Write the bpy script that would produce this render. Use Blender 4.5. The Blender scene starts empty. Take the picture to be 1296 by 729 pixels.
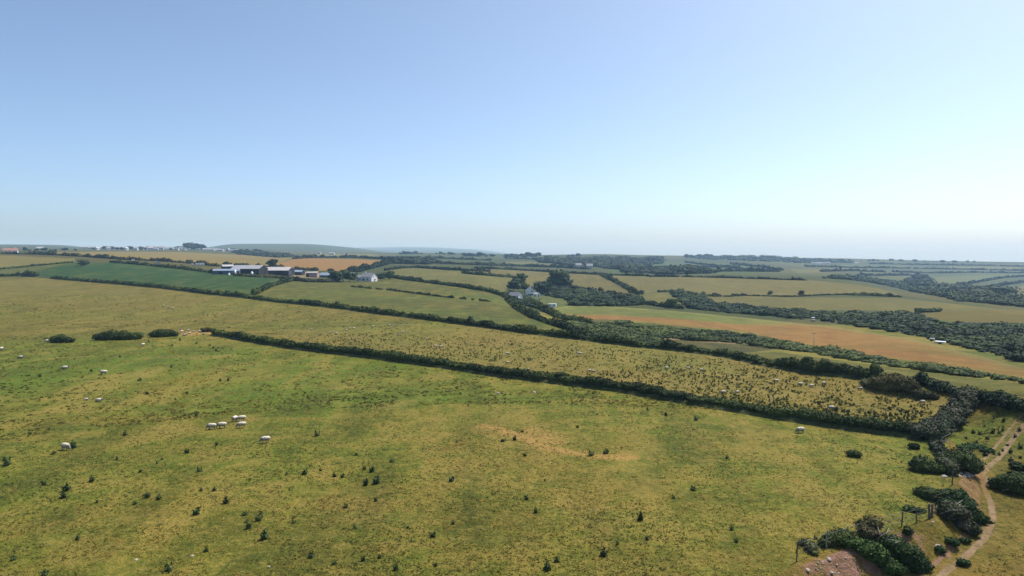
import bpy, bmesh, math, random, zlib
import numpy as np
from mathutils import Vector, Matrix

random.seed(7)
RNG = np.random.default_rng(7)
SC = bpy.context.scene
COL = SC.collection

# ------------------------------------------------------------------ camera model
FPX, CX, CY, HORY, CAMZ = 875.0, 648.0, 364.5, 320.0, 22.0
PITCH = math.atan((CY - HORY) / FPX)
cp, sp = math.cos(PITCH), math.sin(PITCH)


def rays(px, py):
    px = np.asarray(px, float); py = np.asarray(py, float)
    u = CY - py
    v = np.stack([px - CX, FPX * cp + u * sp, -FPX * sp + u * cp], -1)
    return v


def azt(px, py):
    v = rays(px, py)
    h = np.hypot(v[..., 0], v[..., 1])
    return np.arctan2(v[..., 0], v[..., 1]), v[..., 2] / h


# ------------------------------------------------------------------ noise
def _h(ix, iy, seed):
    n = (ix.astype(np.int64) * 374761393 + iy.astype(np.int64) * 668265263 + seed * 974711) & 0x7FFFFFFF
    n = ((n ^ (n >> 13)) * 1274126177) & 0x7FFFFFFF
    n = n ^ (n >> 16)
    return (n & 0xFFFF) / 65535.0


def vnoise(x, y, seed=0):
    ix = np.floor(x); iy = np.floor(y)
    fx = x - ix; fy = y - iy
    fx = fx * fx * (3 - 2 * fx); fy = fy * fy * (3 - 2 * fy)
    a = _h(ix, iy, seed); b = _h(ix + 1, iy, seed); c = _h(ix, iy + 1, seed); d = _h(ix + 1, iy + 1, seed)
    return (a * (1 - fx) + b * fx) * (1 - fy) + (c * (1 - fx) + d * fx) * fy


def sstep(a, b, x):
    t = np.clip((x - a) / (b - a), 0, 1)
    return t * t * (3 - 2 * t)


# ------------------------------------------------------------------ terrain: sight-line table  (column px, first plane distance, [(row, range)...])
COLS = [
    (-300, 600, [(345, 740), (335, 850), (325, 1000), (320.5, 1150), (317, 1600), (314, 2600), (311, 4500), (314, 6500), (319, 10000), (319.5, 25000)]),
    (0, 620, [(341, 780), (330, 890), (323, 1000), (318.8, 1150), (317.0, 1600), (314, 2600), (309.3, 4500), (312.5, 6500), (318, 10000), (319.5, 25000)]),
    (75, 520, [(344, 690), (333, 800), (327, 900), (321.5, 1050), (318.6, 1300), (316.6, 2000), (314, 3000), (310, 4800), (313, 6800), (318.5, 11000), (319.5, 25000)]),
    (150, 450, [(350, 590), (340, 690), (331.8, 780), (327, 880), (324, 1000), (319.3, 1500), (317, 1900), (315.5, 2300), (315.8, 3500), (317.5, 6000), (319.5, 25000)]),
    (230, 380, [(352, 530), (342, 660), (335, 760), (329.5, 900), (325, 1150), (320.5, 1500), (317.5, 1900), (315.5, 2400), (316.2, 3600), (317.5, 6000), (319.5, 25000)]),
    (300, 330, [(362, 430), (350, 545), (345.5, 600), (340, 680), (336, 760), (329, 1000), (325, 1300), (321.5, 1700), (319, 2100), (315, 3200), (308.6, 5200), (313, 7500), (319, 25000)]),
    (380, 280, [(373, 370), (360, 480), (352, 590), (347, 660), (340, 770), (328, 1150), (324.5, 1600), (319, 3000), (308.6, 5200), (313, 8000), (318.8, 25000)]),
    (450, 250, [(385, 300), (372, 390), (362, 480), (355.5, 570), (348, 680), (343, 770), (328.5, 1150), (325, 1500), (321, 2500), (317, 4200), (313.8, 5200), (318, 8000), (313.6, 13000), (319, 25000)]),
    (520, 225, [(395, 265), (380, 345), (365, 450), (357, 540), (350, 640), (335.5, 950), (330, 1250), (325, 1900), (320.5, 2600), (322, 5000), (312.6, 13000), (318.5, 25000)]),
    (600, 198, [(400, 255), (385, 325), (372, 410), (366, 460), (345, 720), (338, 950), (330.5, 1400), (324.5, 2100), (320.8, 2700), (322.5, 5000), (315.6, 13000), (319, 25000)]),
    (672, 182, [(412, 220), (398, 290), (385, 430), (374, 570), (366, 640), (357, 730), (344, 980), (337, 1300), (330, 1750), (323, 2600), (326, 5000), (322, 25000)]),
    (760, 165, [(425, 230), (406, 330), (400, 360), (388, 430), (384, 470), (371, 580), (366, 640), (347, 900), (341, 1150), (333, 1600), (325, 2200), (321.8, 2700), (326, 5000), (324, 25000)]),
    (850, 152, [(436, 200), (424, 245), (411, 300), (402, 345), (393.5, 400), (388, 440), (376, 540), (371, 600), (350, 850), (346, 1050), (340, 1500), (328, 2600), (323.5, 3300), (328, 5500), (328, 25000)]),
    (950, 136, [(455, 152), (444, 190), (438, 215), (423, 280), (418, 305), (402, 390), (397, 430), (387, 530), (373, 660), (348.5, 920), (344, 1250), (334, 2200), (325.6, 3300), (331, 5500), (331, 25000)]),
    (1050, 124, [(468, 137), (457, 168), (452, 185), (443, 222), (438, 240), (408, 345), (404, 370), (393, 450), (389, 480), (373, 620), (357, 800), (353.5, 870), (349, 1250), (332, 3000), (326.8, 3600), (333, 5500), (333, 25000)]),
    (1150, 117, [(486, 125), (469, 152), (464, 165), (456, 185), (429, 265), (424, 290), (404, 400), (399, 440), (377, 680), (373, 760), (368, 1150), (350, 2000), (336, 3000), (329.3, 3700), (336, 5500), (336, 25000)]),
    (1230, 107, [(492, 121), (477, 146), (472, 155), (464, 170), (447, 218), (442, 240), (411, 390), (405, 430), (385, 590), (382, 650), (372, 1000), (355, 2000), (341, 2900), (330.9, 3800), (338, 5500), (337, 25000)]),
    (1296, 96, [(499, 112), (487, 128), (478, 146), (468, 168), (460, 190), (420, 330), (410, 400), (395, 540), (391, 600), (378, 850), (370, 1300), (350, 2300), (341, 2900), (331.8, 3800), (339, 5500), (338, 25000)]),
    (1600, 96, [(503, 112), (490, 128), (480, 146), (470, 168), (462, 190), (425, 330), (412, 400), (397, 540), (391, 600), (380, 850), (370, 1300), (350, 2300), (341, 2900), (332.4, 3800), (339, 5500), (338, 25000)]),
]


def pchip(x, y, q):
    h = np.diff(x); d = np.diff(y) / h
    m = np.zeros_like(y)
    for i in range(1, len(x) - 1):
        if d[i - 1] * d[i] > 0:
            w1 = 2 * h[i] + h[i - 1]; w2 = h[i] + 2 * h[i - 1]
            m[i] = (w1 + w2) / (w1 / d[i - 1] + w2 / d[i])
    m[0] = d[0] if len(x) > 2 else d[0]; m[-1] = d[-1]
    m[0] = 0.0
    k = np.clip(np.searchsorted(x, q) - 1, 0, len(x) - 2)
    t = np.clip((q - x[k]) / h[k], 0, 1)
    t2, t3 = t * t, t * t * t
    return (2 * t3 - 3 * t2 + 1) * y[k] + (t3 - 2 * t2 + t) * h[k] * m[k] + (-2 * t3 + 3 * t2) * y[k + 1] + (t3 - t2) * h[k] * m[k + 1]


LR = np.linspace(math.log(60), math.log(26000), 900)
_caz, _cd = [], []
for px, r0, pts in COLS:
    a, _ = azt(px, 360.0)
    x = [math.log(60), math.log(r0)]; y = [0.0, 0.0]
    for py, d in pts:
        _, t = azt(px, py)
        x.append(math.log(d)); y.append(float(t) + CAMZ / d)
    _caz.append(float(a)); _cd.append(pchip(np.array(x), np.array(y), LR))
_caz = np.array(_caz); _cd = np.array(_cd)
AZ = np.radians(np.linspace(-44, 44, 881))
DEL = np.empty((len(AZ), len(LR)))
for j in range(len(LR)):
    DEL[:, j] = pchip(_caz, _cd[:, j], np.clip(AZ, _caz[0], _caz[-1]))
k = np.exp(-0.5 * (np.arange(-12, 13) / 5.0) ** 2); k /= k.sum()
_pad = np.pad(DEL, ((12, 12), (0, 0)), mode='edge')
DEL = sum(k[i] * _pad[i:i + DEL.shape[0]] for i in range(25))


def zbase(x, y):
    r = np.hypot(x, y); a = np.arctan2(x, y)
    fa = np.clip((a - AZ[0]) / (AZ[1] - AZ[0]), 0, len(AZ) - 1.001)
    fr = np.clip((np.log(np.maximum(r, 1)) - LR[0]) / (LR[1] - LR[0]), 0, len(LR) - 1.001)
    ia = fa.astype(int); ir = fr.astype(int); fa = fa - ia; fr = fr - ir
    d = (DEL[ia, ir] * (1 - fa) + DEL[ia + 1, ir] * fa) * (1 - fr) + (DEL[ia, ir + 1] * (1 - fa) + DEL[ia + 1, ir + 1] * fa) * fr
    return r * d


def plane_pt(px, py, z=0.0):
    v = rays(px, py)
    s = (z - CAMZ) / v[..., 2]
    return np.stack([v[..., 0] * s, v[..., 1] * s], -1)


def segdist(P, poly):
    """distance to a polyline, signed side (+ = right of travel) and param of nearest point"""
    best = np.full(len(P), 1e18); side = np.zeros(len(P)); par = np.zeros(len(P))
    acc = 0.0
    tot = sum(np.hypot(*(poly[i + 1] - poly[i])) for i in range(len(poly) - 1))
    for i in range(len(poly) - 1):
        a, b = poly[i], poly[i + 1]
        ab = b - a; L = float(np.hypot(*ab))
        t = np.clip(((P - a) @ ab) / (L * L), 0, 1)
        q = a + t[:, None] * ab
        d = np.hypot(P[:, 0] - q[:, 0], P[:, 1] - q[:, 1])
        m = d < best
        cr = ab[0] * (P[:, 1] - a[1]) - ab[1] * (P[:, 0] - a[0])
        side[m] = np.where(cr[m] < 0, 1, -1); par[m] = (acc + t[m] * L) / tot; best[m] = d[m]
        acc += L
    return best, side, par


BANK = plane_pt(*np.array([(900, 800), (985, 728), (1008, 711), (1046, 697), (1073, 690), (1105, 678), (1141, 668), (1160, 662), (1176, 657), (1189, 645),
                           (1203, 615), (1212, 598), (1204, 570), (1196, 552), (1214, 532), (1228, 508)], float).T)


def bank(x, y):
    """(drop of the lower ground beside the track, nearness to the scarp)"""
    r = np.hypot(x, y)
    out = np.zeros_like(x); face = np.zeros_like(x)
    m = (x > 5) & (r < 150) & (y > 10)
    if m.any():
        d, s, par = segdist(np.stack([x[m], y[m]], -1), BANK)
        D = np.interp(par, [0, .25, .45, .62, .75, 1.0], [1.3, 1.9, 1.7, 1.0, .5, .35])
        f = sstep(80, 125, r[m])
        e = s * d
        out[m] = D * sstep(0.0, 2.0 + D * .5, e) * (1 - f)
        face[m] = sstep(0.1, .6, e) * (1 - sstep(1.6, 2.8, e))
    return out, face


def zfun(x, y):
    x = np.asarray(x, float); y = np.asarray(y, float)
    r = np.hypot(x, y)
    amp = np.clip(r * .0011, .05, .4)
    z = zbase(x, y) + amp * (vnoise(x / 31, y / 31, 1) + .4 * vnoise(x / 9, y / 9, 2) - .7)
    dr, fc = bank(x, y)
    z = z - dr + fc * .35 * (vnoise(x / .9, y / .9, 5) - .5)
    return z


RM = np.exp(np.linspace(math.log(36), math.log(14400), 1500))


def G(px, py, lift=True):
    """where the sight line through photo pixel (px, py) meets the ground: array of (x, y, z)"""
    px = np.atleast_1d(np.asarray(px, float)); py = np.atleast_1d(np.asarray(py, float))
    out = np.empty((len(px), 3))
    for s in range(0, len(px), 400):
        a, b = px[s:s + 400], py[s:s + 400].copy()
        for _try in range(14):
            v = rays(a, b); h = np.hypot(v[:, 0], v[:, 1])
            ux, uy, t = v[:, 0] / h, v[:, 1] / h, v[:, 2] / h
            X = ux[:, None] * RM; Y = uy[:, None] * RM
            gap = CAMZ + t[:, None] * RM - zfun(X.ravel(), Y.ravel()).reshape(X.shape)
            hit = gap <= 0
            miss = ~hit.any(1)
            if not miss.any():
                break
            b[miss] += .6
        i = np.maximum(hit.argmax(1), 1)
        n = np.arange(len(a))
        g0, g1 = gap[n, i - 1], gap[n, i]
        f = np.clip(g0 / np.maximum(g0 - g1, 1e-9), 0, 1)
        R = RM[i - 1] + f * (RM[i] - RM[i - 1])
        x, y = ux * R, uy * R
        out[s:s + 400] = np.stack([x, y, zfun(x, y)], -1)
    return out


def g1(px, py):
    return Vector(G([px], [py])[0])


def densify(pts, step=4.0):
    out = []
    for (a, b), (c, d) in zip(pts[:-1], pts[1:]):
        n = max(1, int(math.hypot(c - a, d - b) / step))
        for i in range(n):
            out.append((a + (c - a) * i / n, b + (d - b) * i / n))
    out.append(pts[-1])
    return np.array(out, float)


def path_world(pts, step=4.0):
    q = densify(pts, step)
    return G(q[:, 0], q[:, 1])


# ------------------------------------------------------------------ materials
def lin(c):
    c = np.asarray(c, float) / 255.0
    return np.where(c <= .04045, c / 12.92, ((c + .055) / 1.055) ** 2.4)


ALB = .50


def alb(r, g, b, k=1.0):
    c = np.clip(lin((r, g, b)) * ALB * k, 0, .85)
    c[2] *= .60
    return tuple(c)


def albr(r, g, b, k=1.0):
    return tuple(np.clip(lin((r, g, b)) * ALB * k, 0, .85))


class NT:
    def __init__(s, name):
        s.m = bpy.data.materials.new(name); s.m.use_nodes = True
        s.t = s.m.node_tree; s.n = s.t.nodes; s.l = s.t.links
        s.bsdf = s.n.get('Principled BSDF')
        s.bsdf.inputs['Roughness'].default_value = .9
        s.bsdf.inputs['Specular IOR Level'].default_value = .15

    def new(s, typ, **kw):
        n = s.n.new(typ)
        for k_, v in kw.items():
            setattr(n, k_, v)
        return n

    def lk(s, a, b):
        s.l.new(a, b)

    def val(s, sock, v):
        if isinstance(v, bpy.types.NodeSocket): s.lk(v, sock)
        elif isinstance(v, (tuple, list)) and len(v) == 3 and sock.type == 'RGBA': sock.default_value = (*v, 1)
        else: sock.default_value = v

    def noise(s, vec, scale, detail=3.0, rough=.55):
        n = s.new('ShaderNodeTexNoise'); s.lk(vec, n.inputs['Vector'])
        n.inputs['Scale'].default_value = scale; n.inputs['Detail'].default_value = detail; n.inputs['Roughness'].default_value = rough
        return n.outputs[0]

    def math(s, op, a, b=0.0, clamp=False):
        n = s.new('ShaderNodeMath', operation=op, use_clamp=clamp)
        s.val(n.inputs[0], a); s.val(n.inputs[1], b)
        return n.outputs[0]

    def rng(s, v, a, b, c=0.0, d=1.0):
        n = s.new('ShaderNodeMapRange'); s.val(n.inputs[0], v)
        for i, q in enumerate((a, b, c, d)): n.inputs[1 + i].default_value = q
        return n.outputs[0]

    def mix(s, f, a, b, mode='MIX'):
        n = s.new('ShaderNodeMix', data_type='RGBA', blend_type=mode)
        s.val(n.inputs[0], f); s.val(n.inputs[6], a); s.val(n.inputs[7], b)
        return n.outputs[2]

    def attr(s, name):
        return s.new('ShaderNodeAttribute', attribute_name=name)

    def pos(s):
        return s.new('ShaderNodeNewGeometry').outputs['Position']

    def out(s, col, rough=None, bump=None, bstr=.3, bdist=.1):
        s.val(s.bsdf.inputs['Base Color'], col)
        if rough is not None: s.val(s.bsdf.inputs['Roughness'], rough)
        if bump is not None:
            b = s.new('ShaderNodeBump'); b.inputs['Strength'].default_value = bstr; b.inputs['Distance'].default_value = bdist
            s.lk(bump, b.inputs['Height']); s.lk(b.outputs[0], s.bsdf.inputs['Normal'])
        return s.m


def ground_material():
    t = NT('field_turf'); p = t.pos()
    base, alt = t.attr('base').outputs['Color'], t.attr('alt').outputs['Color']
    amp = t.attr('amp').outputs['Fac']; bare = t.attr('bare').outputs['Fac']; lush = t.attr('lush').outputs['Fac']
    n_big = t.noise(p, .022, 4, .6)
    n_mid = t.noise(p, .19, 5, .62)
    n_sm = t.noise(p, .95, 6, .7)
    n_tus = t.noise(p, 2.1, 3, .6)
    n_fin = t.noise(p, 6.5, 3, .7)

    def mad(*w):
        o = None
        for n, k in w:
            q = t.math('MULTIPLY', n, k); o = q if o is None else t.math('ADD', o, q)
        return o
    f = t.rng(mad((n_big, .35), (n_mid, .40), (n_sm, .25)), .43, .57)
    f = t.math('SUBTRACT', f, t.math('MULTIPLY', lush, .6), True)
    c = t.mix(f, base, alt)
    c = t.mix(t.math('MULTIPLY', lush, t.rng(n_mid, .32, .58)), c, alb(104, 134, 40))
    # broad weathering of the sward, then tussocks a few tens of cm to metres across
    c = t.mix(t.math('MULTIPLY', t.rng(mad((n_mid, .6), (n_big, .4)), .50, .36), t.math('MULTIPLY', amp, .55)), c, t.mix(.55, c, alb(74, 78, 34)))
    n_fld = t.noise(p, .10, 2.2, .62)
    c = t.mix(t.math('MULTIPLY', t.rng(mad((n_fld, .7), (n_mid, .3)), .50, .38), t.math('MULTIPLY', amp, .8)), c, t.mix(.35, c, alb(70, 68, 28)))
    c = t.mix(t.math('MULTIPLY', t.rng(mad((n_fld, .7), (n_mid, .3)), .52, .63), t.math('MULTIPLY', amp, .7)), c, t.mix(.45, alb(176, 154, 100), alt))
    mp = t.new('ShaderNodeMapping'); t.lk(p, mp.inputs[0]); mp.inputs['Scale'].default_value = (.16, .030, .1); mp.inputs['Rotation'].default_value = (0, 0, .35)
    n_row = t.noise(mp.outputs[0], 1.0, 4, .6)
    n_hug = t.noise(p, .010, 3, .6)
    c = t.mix(t.math('MULTIPLY', t.rng(mad((n_hug, .45), (n_row, .55)), .50, .39), t.math('MULTIPLY', amp, 1.0)), c, t.mix(.45, c, alb(72, 76, 30)))
    c = t.mix(t.math('MULTIPLY', t.rng(mad((n_hug, .45), (n_row, .55)), .51, .61), t.math('MULTIPLY', amp, .85)), c, t.mix(.5, alb(178, 158, 100), alt))
    dk = t.rng(mad((n_sm, .40), (n_mid, .25), (n_tus, .35)), .52, .37)
    c = t.mix(t.math('MULTIPLY', dk, t.math('MULTIPLY', amp, .80)), c, t.mix(.30, alb(48, 56, 24), c))
    spot = t.rng(mad((n_tus, .55), (n_sm, .45)), .40, .33)
    c = t.mix(t.math('MULTIPLY', spot, amp), c, alb(38, 42, 20))
    pale = t.rng(mad((n_sm, .45), (n_fin, .2), (n_tus, .35)), .52, .66)
    c = t.mix(t.math('MULTIPLY', pale, t.math('MULTIPLY', amp, .75)), c, t.mix(.35, alb(190, 168, 112), alt))
    rus = t.rng(t.noise(p, .45, 4, .7), .56, .72)
    c = t.mix(t.math('MULTIPLY', rus, t.math('MULTIPLY', amp, .45)), c, alb(140, 98, 52))
    fn = t.rng(n_fin, .25, .75, .55, 1.45)
    fnm = t.math('ADD', 1.0, t.math('MULTIPLY', t.math('SUBTRACT', fn, 1.0), t.math('ADD', .25, t.math('MULTIPLY', amp, .7))))
    comb = t.new('ShaderNodeCombineColor'); [t.lk(fnm, comb.inputs[i]) for i in range(3)]
    c = t.mix(1.0, c, comb.outputs[0], 'MULTIPLY')
    b = t.math('ADD', bare, t.math('MULTIPLY', t.math('SUBTRACT', mad((n_sm, .5), (n_mid, .2), (n_tus, .3)), .5), 1.9))
    b = t.math('MULTIPLY', t.rng(b, .36, .66), t.rng(bare, .03, .2))
    soil = t.mix(t.rng(n_sm, .38, .62), t.attr('soil').outputs['Color'], t.mix(.55, t.attr('soil').outputs['Color'], alb(128, 104, 62)))
    soil = t.mix(1.0, soil, t.mix(t.rng(n_fin, .3, .7), (.62, .62, .62), (1.28, 1.28, 1.28)), 'MULTIPLY')
    c = t.mix(b, c, soil)
    return t.out(c, .95, mad((n_sm, .7), (n_tus, .65), (n_fin, .28)), .85, .45)


def foliage_material(name, dark, light, dead=None):
    t = NT(name); p = t.pos()
    g = t.new('ShaderNodeNewGeometry')
    ri = g.outputs['Random Per Island']
    c = t.mix(ri, dark, light)
    n = t.noise(p, .55, 3, .6)
    c = t.mix(t.rng(n, .35, .68), c, t.mix(.55, c, light))
    big = t.noise(p, .07, 3, .6)
    c = t.mix(1.0, c, t.mix(t.rng(big, .36, .64), (.55, .62, .62), (1.5, 1.45, 1.25)), 'MULTIPLY')
    c = t.mix(1.0, c, t.mix(t.rng(t.noise(p, .021, 3, .6), .38, .62), (.62, .70, .72), (1.55, 1.35, 1.1)), 'MULTIPLY')
    if dead:
        c = t.mix(t.math('MULTIPLY', t.rng(t.noise(p, .8, 3, .6), .5, .68), .75), c, dead)
    fine = t.noise(p, 2.2, 4, .7)
    c = t.mix(1.0, c, t.mix(t.rng(fine, .3, .7), (.6, .6, .6), (1.35, 1.35, 1.35)), 'MULTIPLY')
    return t.out(c, .8)


def plain(name, c, rough=.7, var=.25, scale=2.0, spec=.2, metallic=0.0):
    t = NT(name); p = t.pos()
    n = t.noise(p, scale, 5, .6)
    col = t.mix(1.0, c, t.mix(t.rng(n, .3, .7), (1 - var,) * 3, (1 + var,) * 3), 'MULTIPLY')
    t.bsdf.inputs['Specular IOR Level'].default_value = spec
    t.bsdf.inputs['Metallic'].default_value = metallic
    return t.out(col, rough)


M = {}
M['turf'] = ground_material()
M['hedge'] = foliage_material('hedge_leaves', (.016, .030, .010), (.060, .086, .026))
M['gorse'] = foliage_material('scrub_leaves', (.010, .020, .010), (.036, .062, .026))
M['bush'] = foliage_material('bush_leaves', (.014, .032, .010), (.046, .092, .026))
M['grey'] = foliage_material('grey_scrub_leaves', (.022, .034, .016), (.075, .090, .045), (.13, .11, .085))
M['brown'] = foliage_material('brown_scrub_leaves', (.024, .022, .012), (.07, .075, .03), (.06, .045, .03))
M['lightbush'] = foliage_material('light_bush_leaves', (.035, .07, .022), (.08, .14, .05))
M['far'] = foliage_material('far_leaves', (.008, .017, .010), (.026, .042, .022))
M['thistle'] = foliage_material('thistle_leaves', (.016, .034, .014), (.060, .090, .036))
M['grass'] = foliage_material('grass_blades', (.075, .09, .018), (.21, .185, .065))
_t = M['grass'].node_tree; _tr = _t.nodes.new('ShaderNodeBsdfTranslucent'); _mx = _t.nodes.new('ShaderNodeMixShader'); _mx.inputs[0].default_value = .5
_b = _t.nodes['Principled BSDF']; _t.links.new(_b.inputs['Base Color'].links[0].from_socket, _tr.inputs['Color'])
_t.links.new(_b.outputs[0], _mx.inputs[1]); _t.links.new(_tr.outputs[0], _mx.inputs[2]); _t.links.new(_mx.outputs[0], _t.nodes['Material Output'].inputs['Surface'])
M['bark'] = plain('bark', (.10, .085, .07), .9, .4, 3)
M['deadwood'] = plain('dead_wood', (.34, .31, .27), .9, .3, 3)
M['post'] = plain('weathered_post_wood', (.11, .095, .08), .9, .3, 6)
M['palepost'] = plain('pale_post_wood', (.30, .28, .25), .9, .3, 6)
M['wire'] = plain('fence_wire', (.12, .12, .12), .5, .1, 2, .5, .8)
M['fleece'] = plain('fleece', (.56, .50, .40), .95, .18, 14)
M['skin'] = plain('sheep_skin', (.20, .18, .15), .85, .15, 10)
M['stone'] = plain('pale_stone', (.36, .31, .26), .9, .25, 5)
M['villagewall'] = plain('weathered_render', (.46, .46, .45), .85, .12, 1)
M['render'] = plain('white_render', (.80, .80, .80), .8, .05, 1.5)
M['slate'] = plain('grey_slate', (.20, .20, .225), .7, .15, 2)
M['greyroof'] = plain('grey_sheet_roof', (.26, .26, .285), .6, .12, .6, .3)
M['paleroof'] = plain('pale_sheet_roof', (.36, .34, .35), .6, .1, .6, .3)
M['blueroof'] = plain('blue_sheet', (.17, .215, .29), .6, .12, .6, .3)
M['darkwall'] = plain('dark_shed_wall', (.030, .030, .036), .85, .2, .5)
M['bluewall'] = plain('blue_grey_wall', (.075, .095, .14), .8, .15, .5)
M['pinkwall'] = plain('pink_block_wall', (.34, .25, .225), .9, .15, .8)
M['glass'] = plain('dark_window_glass', (.02, .025, .035), .15, .1, 1, .5)
M['whitepaint'] = plain('white_paint', (.80, .81, .80), .5, .04, 2, .4)
M['redroof'] = plain('red_tile_roof', (.27, .15, .13), .8, .15, 1)
M['greypaint'] = plain('grey_vehicle_paint', (.30, .32, .32), .45, .08, 2, .4)
M['rubber'] = plain('black_rubber', (.02, .02, .022), .8, .1, 3)
M['concrete'] = plain('farmyard_concrete', (.28, .23, .2), .95, .2, .5)


# ------------------------------------------------------------------ object helpers
def tag(o, label=None, cat=None, group=None, kind=None):
    if label: o['label'] = label
    if cat: o['category'] = cat
    if group: o['group'] = group
    if kind: o['kind'] = kind
    return o


def link(name, me, parent=None, loc=None):
    o = bpy.data.objects.new(name, me); COL.objects.link(o)
    if loc is not None: o.location = loc
    if parent is not None: o.parent = parent
    return o


def empty(name, loc=(0, 0, 0), rz=0.0):
    o = bpy.data.objects.new(name, None); COL.objects.link(o)
    o.location = loc; o.rotation_euler = (0, 0, rz); o.empty_display_size = .3
    return o


def quads_mesh(name, Q, mat, smooth=False):
    """Q: (n,4,3) array of free quads"""
    Q = np.ascontiguousarray(Q, dtype=np.float32); n = len(Q)
    me = bpy.data.meshes.new(name)
    me.vertices.add(n * 4); me.vertices.foreach_set('co', Q.reshape(-1))
    me.loops.add(n * 4); me.loops.foreach_set('vertex_index', np.arange(n * 4, dtype=np.int32))
    me.polygons.add(n); me.polygons.foreach_set('loop_start', np.arange(0, n * 4, 4, dtype=np.int32))
    me.update(calc_edges=True)
    me.materials.append(mat)
    return me


def bm_mesh(name, bm, mats, smooth=False):
    me = bpy.data.meshes.new(name)
    bm.normal_update(); bm.to_mesh(me); bm.free()
    for m in (mats if isinstance(mats, (list, tuple)) else [mats]): me.materials.append(m)
    if smooth:
        for p in me.polygons: p.use_smooth = True
    return me


def box(bm, c, s, rz=0.0, taper=1.0):
    vs = []
    for dz in (-.5, .5):
        k_ = 1.0 if dz < 0 else taper
        for dx, dy in ((-.5, -.5), (.5, -.5), (.5, .5), (-.5, .5)):
            x, y = dx * s[0] * k_, dy * s[1] * k_
            vs.append(bm.verts.new((c[0] + x * math.cos(rz) - y * math.sin(rz), c[1] + x * math.sin(rz) + y * math.cos(rz), c[2] + dz * s[2])))
    for f in ((3, 2, 1, 0), (4, 5, 6, 7), (0, 1, 5, 4), (1, 2, 6, 5), (2, 3, 7, 6), (3, 0, 4, 7)):
        bm.faces.new([vs[i] for i in f])


def tube(bm, pts, rad, n=6):
    pts = [Vector(p) for p in pts]; rings = []
    for i, p in enumerate(pts):
        d = (pts[min(i + 1, len(pts) - 1)] - pts[max(i - 1, 0)]).normalized()
        a = d.cross(Vector((0, 0, 1)) if abs(d.z) < .9 else Vector((1, 0, 0))).normalized(); b = d.cross(a)
        r = rad[i] if isinstance(rad, (list, tuple)) else rad
        rings.append([bm.verts.new(p + (a * math.cos(2 * math.pi * j / n) + b * math.sin(2 * math.pi * j / n)) * r) for j in range(n)])
    for q, w in zip(rings[:-1], rings[1:]):
        for j in range(n): bm.faces.new((q[j], q[(j + 1) % n], w[(j + 1) % n], w[j]))
    bm.faces.new(rings[0][::-1]); bm.faces.new(rings[-1])


# ------------------------------------------------------------------ foliage
def _cubesphere(n=3):
    out = []
    g = np.linspace(-1, 1, n + 1)
    for ax in range(3):
        for s in (-1, 1):
            for i in range(n):
                for j in range(n):
                    q = [(g[i], g[j]), (g[i + 1], g[j]), (g[i + 1], g[j + 1]), (g[i], g[j + 1])]
                    if s < 0: q = q[::-1]
                    f = []
                    for a, b in q:
                        v = [0, 0, 0]; v[ax] = s; v[(ax + 1) % 3] = a; v[(ax + 2) % 3] = b
                        f.append(v)
                    out.append(f)
    Q = np.array(out, float)
    return Q / np.linalg.norm(Q, axis=-1, keepdims=True)


CS3 = _cubesphere(3)
CS2 = _cubesphere(2)


def cards(P, N, S, rng, slim=.55):
    t = np.cross(N, rng.normal(size=N.shape)); t /= np.linalg.norm(t, axis=1, keepdims=True) + 1e-9
    b = np.cross(N, t)
    S = S[:, None]
    return np.stack([P + t * S, P + b * S * slim, P - t * S * .9, P - b * S * slim], 1)


def blob_foliage(C, R, s, rng, cover=1.0, yaw=None, core=.84, jit=.55, lo=-.35, coreq=CS3):
    """C (n,3) centres, R (n,3) radii, s card size (scalar or (n,)): solid lumpy cores wearing leaf cards"""
    C = np.asarray(C, float); R = np.asarray(R, float); n = len(C)
    s = np.broadcast_to(np.asarray(s, float), (n,))
    yaw = np.zeros(n) if yaw is None else np.asarray(yaw, float)
    out = []
    for i in range(n):
        cy_, sy_ = math.cos(yaw[i]), math.sin(yaw[i])
        Rt = np.array([[cy_, -sy_, 0], [sy_, cy_, 0], [0, 0, 1]])
        ph = rng.uniform(0, 6.28, 3)
        if core > 0:
            q = coreq
            d = 1 + .16 * np.sin(3.1 * q[..., 0] + ph[0]) * np.sin(2.7 * q[..., 1] + ph[1]) + .10 * np.sin(4.3 * q[..., 2] + ph[2] + 2 * q[..., 0])
            out.append((q * d[..., None] * R[i] * core) @ Rt.T + C[i])
        area = 4 * math.pi * (R[i].prod() ** (2 / 3)) * .62
        m = max(6, int(cover * area / (s[i] ** 2 * 1.0)))
        u = rng.normal(size=(m, 3)); u /= np.linalg.norm(u, axis=1, keepdims=True)
        u[:, 2] = np.where(u[:, 2] < lo, -u[:, 2], u[:, 2])
        d = 1 + .16 * np.sin(3.1 * u[:, 0] + ph[0]) * np.sin(2.7 * u[:, 1] + ph[1]) + .10 * np.sin(4.3 * u[:, 2] + ph[2] + 2 * u[:, 0])
        rr = d * rng.uniform(.80, 1.10, m)
        P = (u * rr[:, None] * R[i]) @ Rt.T + C[i]
        N = (u / R[i]); N /= np.linalg.norm(N, axis=1, keepdims=True); N = N @ Rt.T
        N = N + rng.normal(size=N.shape) * jit; N /= np.linalg.norm(N, axis=1, keepdims=True)
        out.append(cards(P, N, s[i] * rng.uniform(.6, 1.25, m), rng))
    return np.concatenate(out)


def resample(P, step):
    d = np.concatenate([[0], np.cumsum(np.linalg.norm(np.diff(P[:, :2], axis=0), axis=1))])
    n = max(2, int(d[-1] / step) + 1)
    q = np.linspace(0, d[-1], n)
    return np.stack([np.interp(q, d, P[:, i]) for i in range(3)], -1)


def card_size(P, k_=1.15, mn=.13):
    return np.maximum(mn, k_ * np.hypot(P[..., 0], P[..., 1]) / 691.0)


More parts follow.
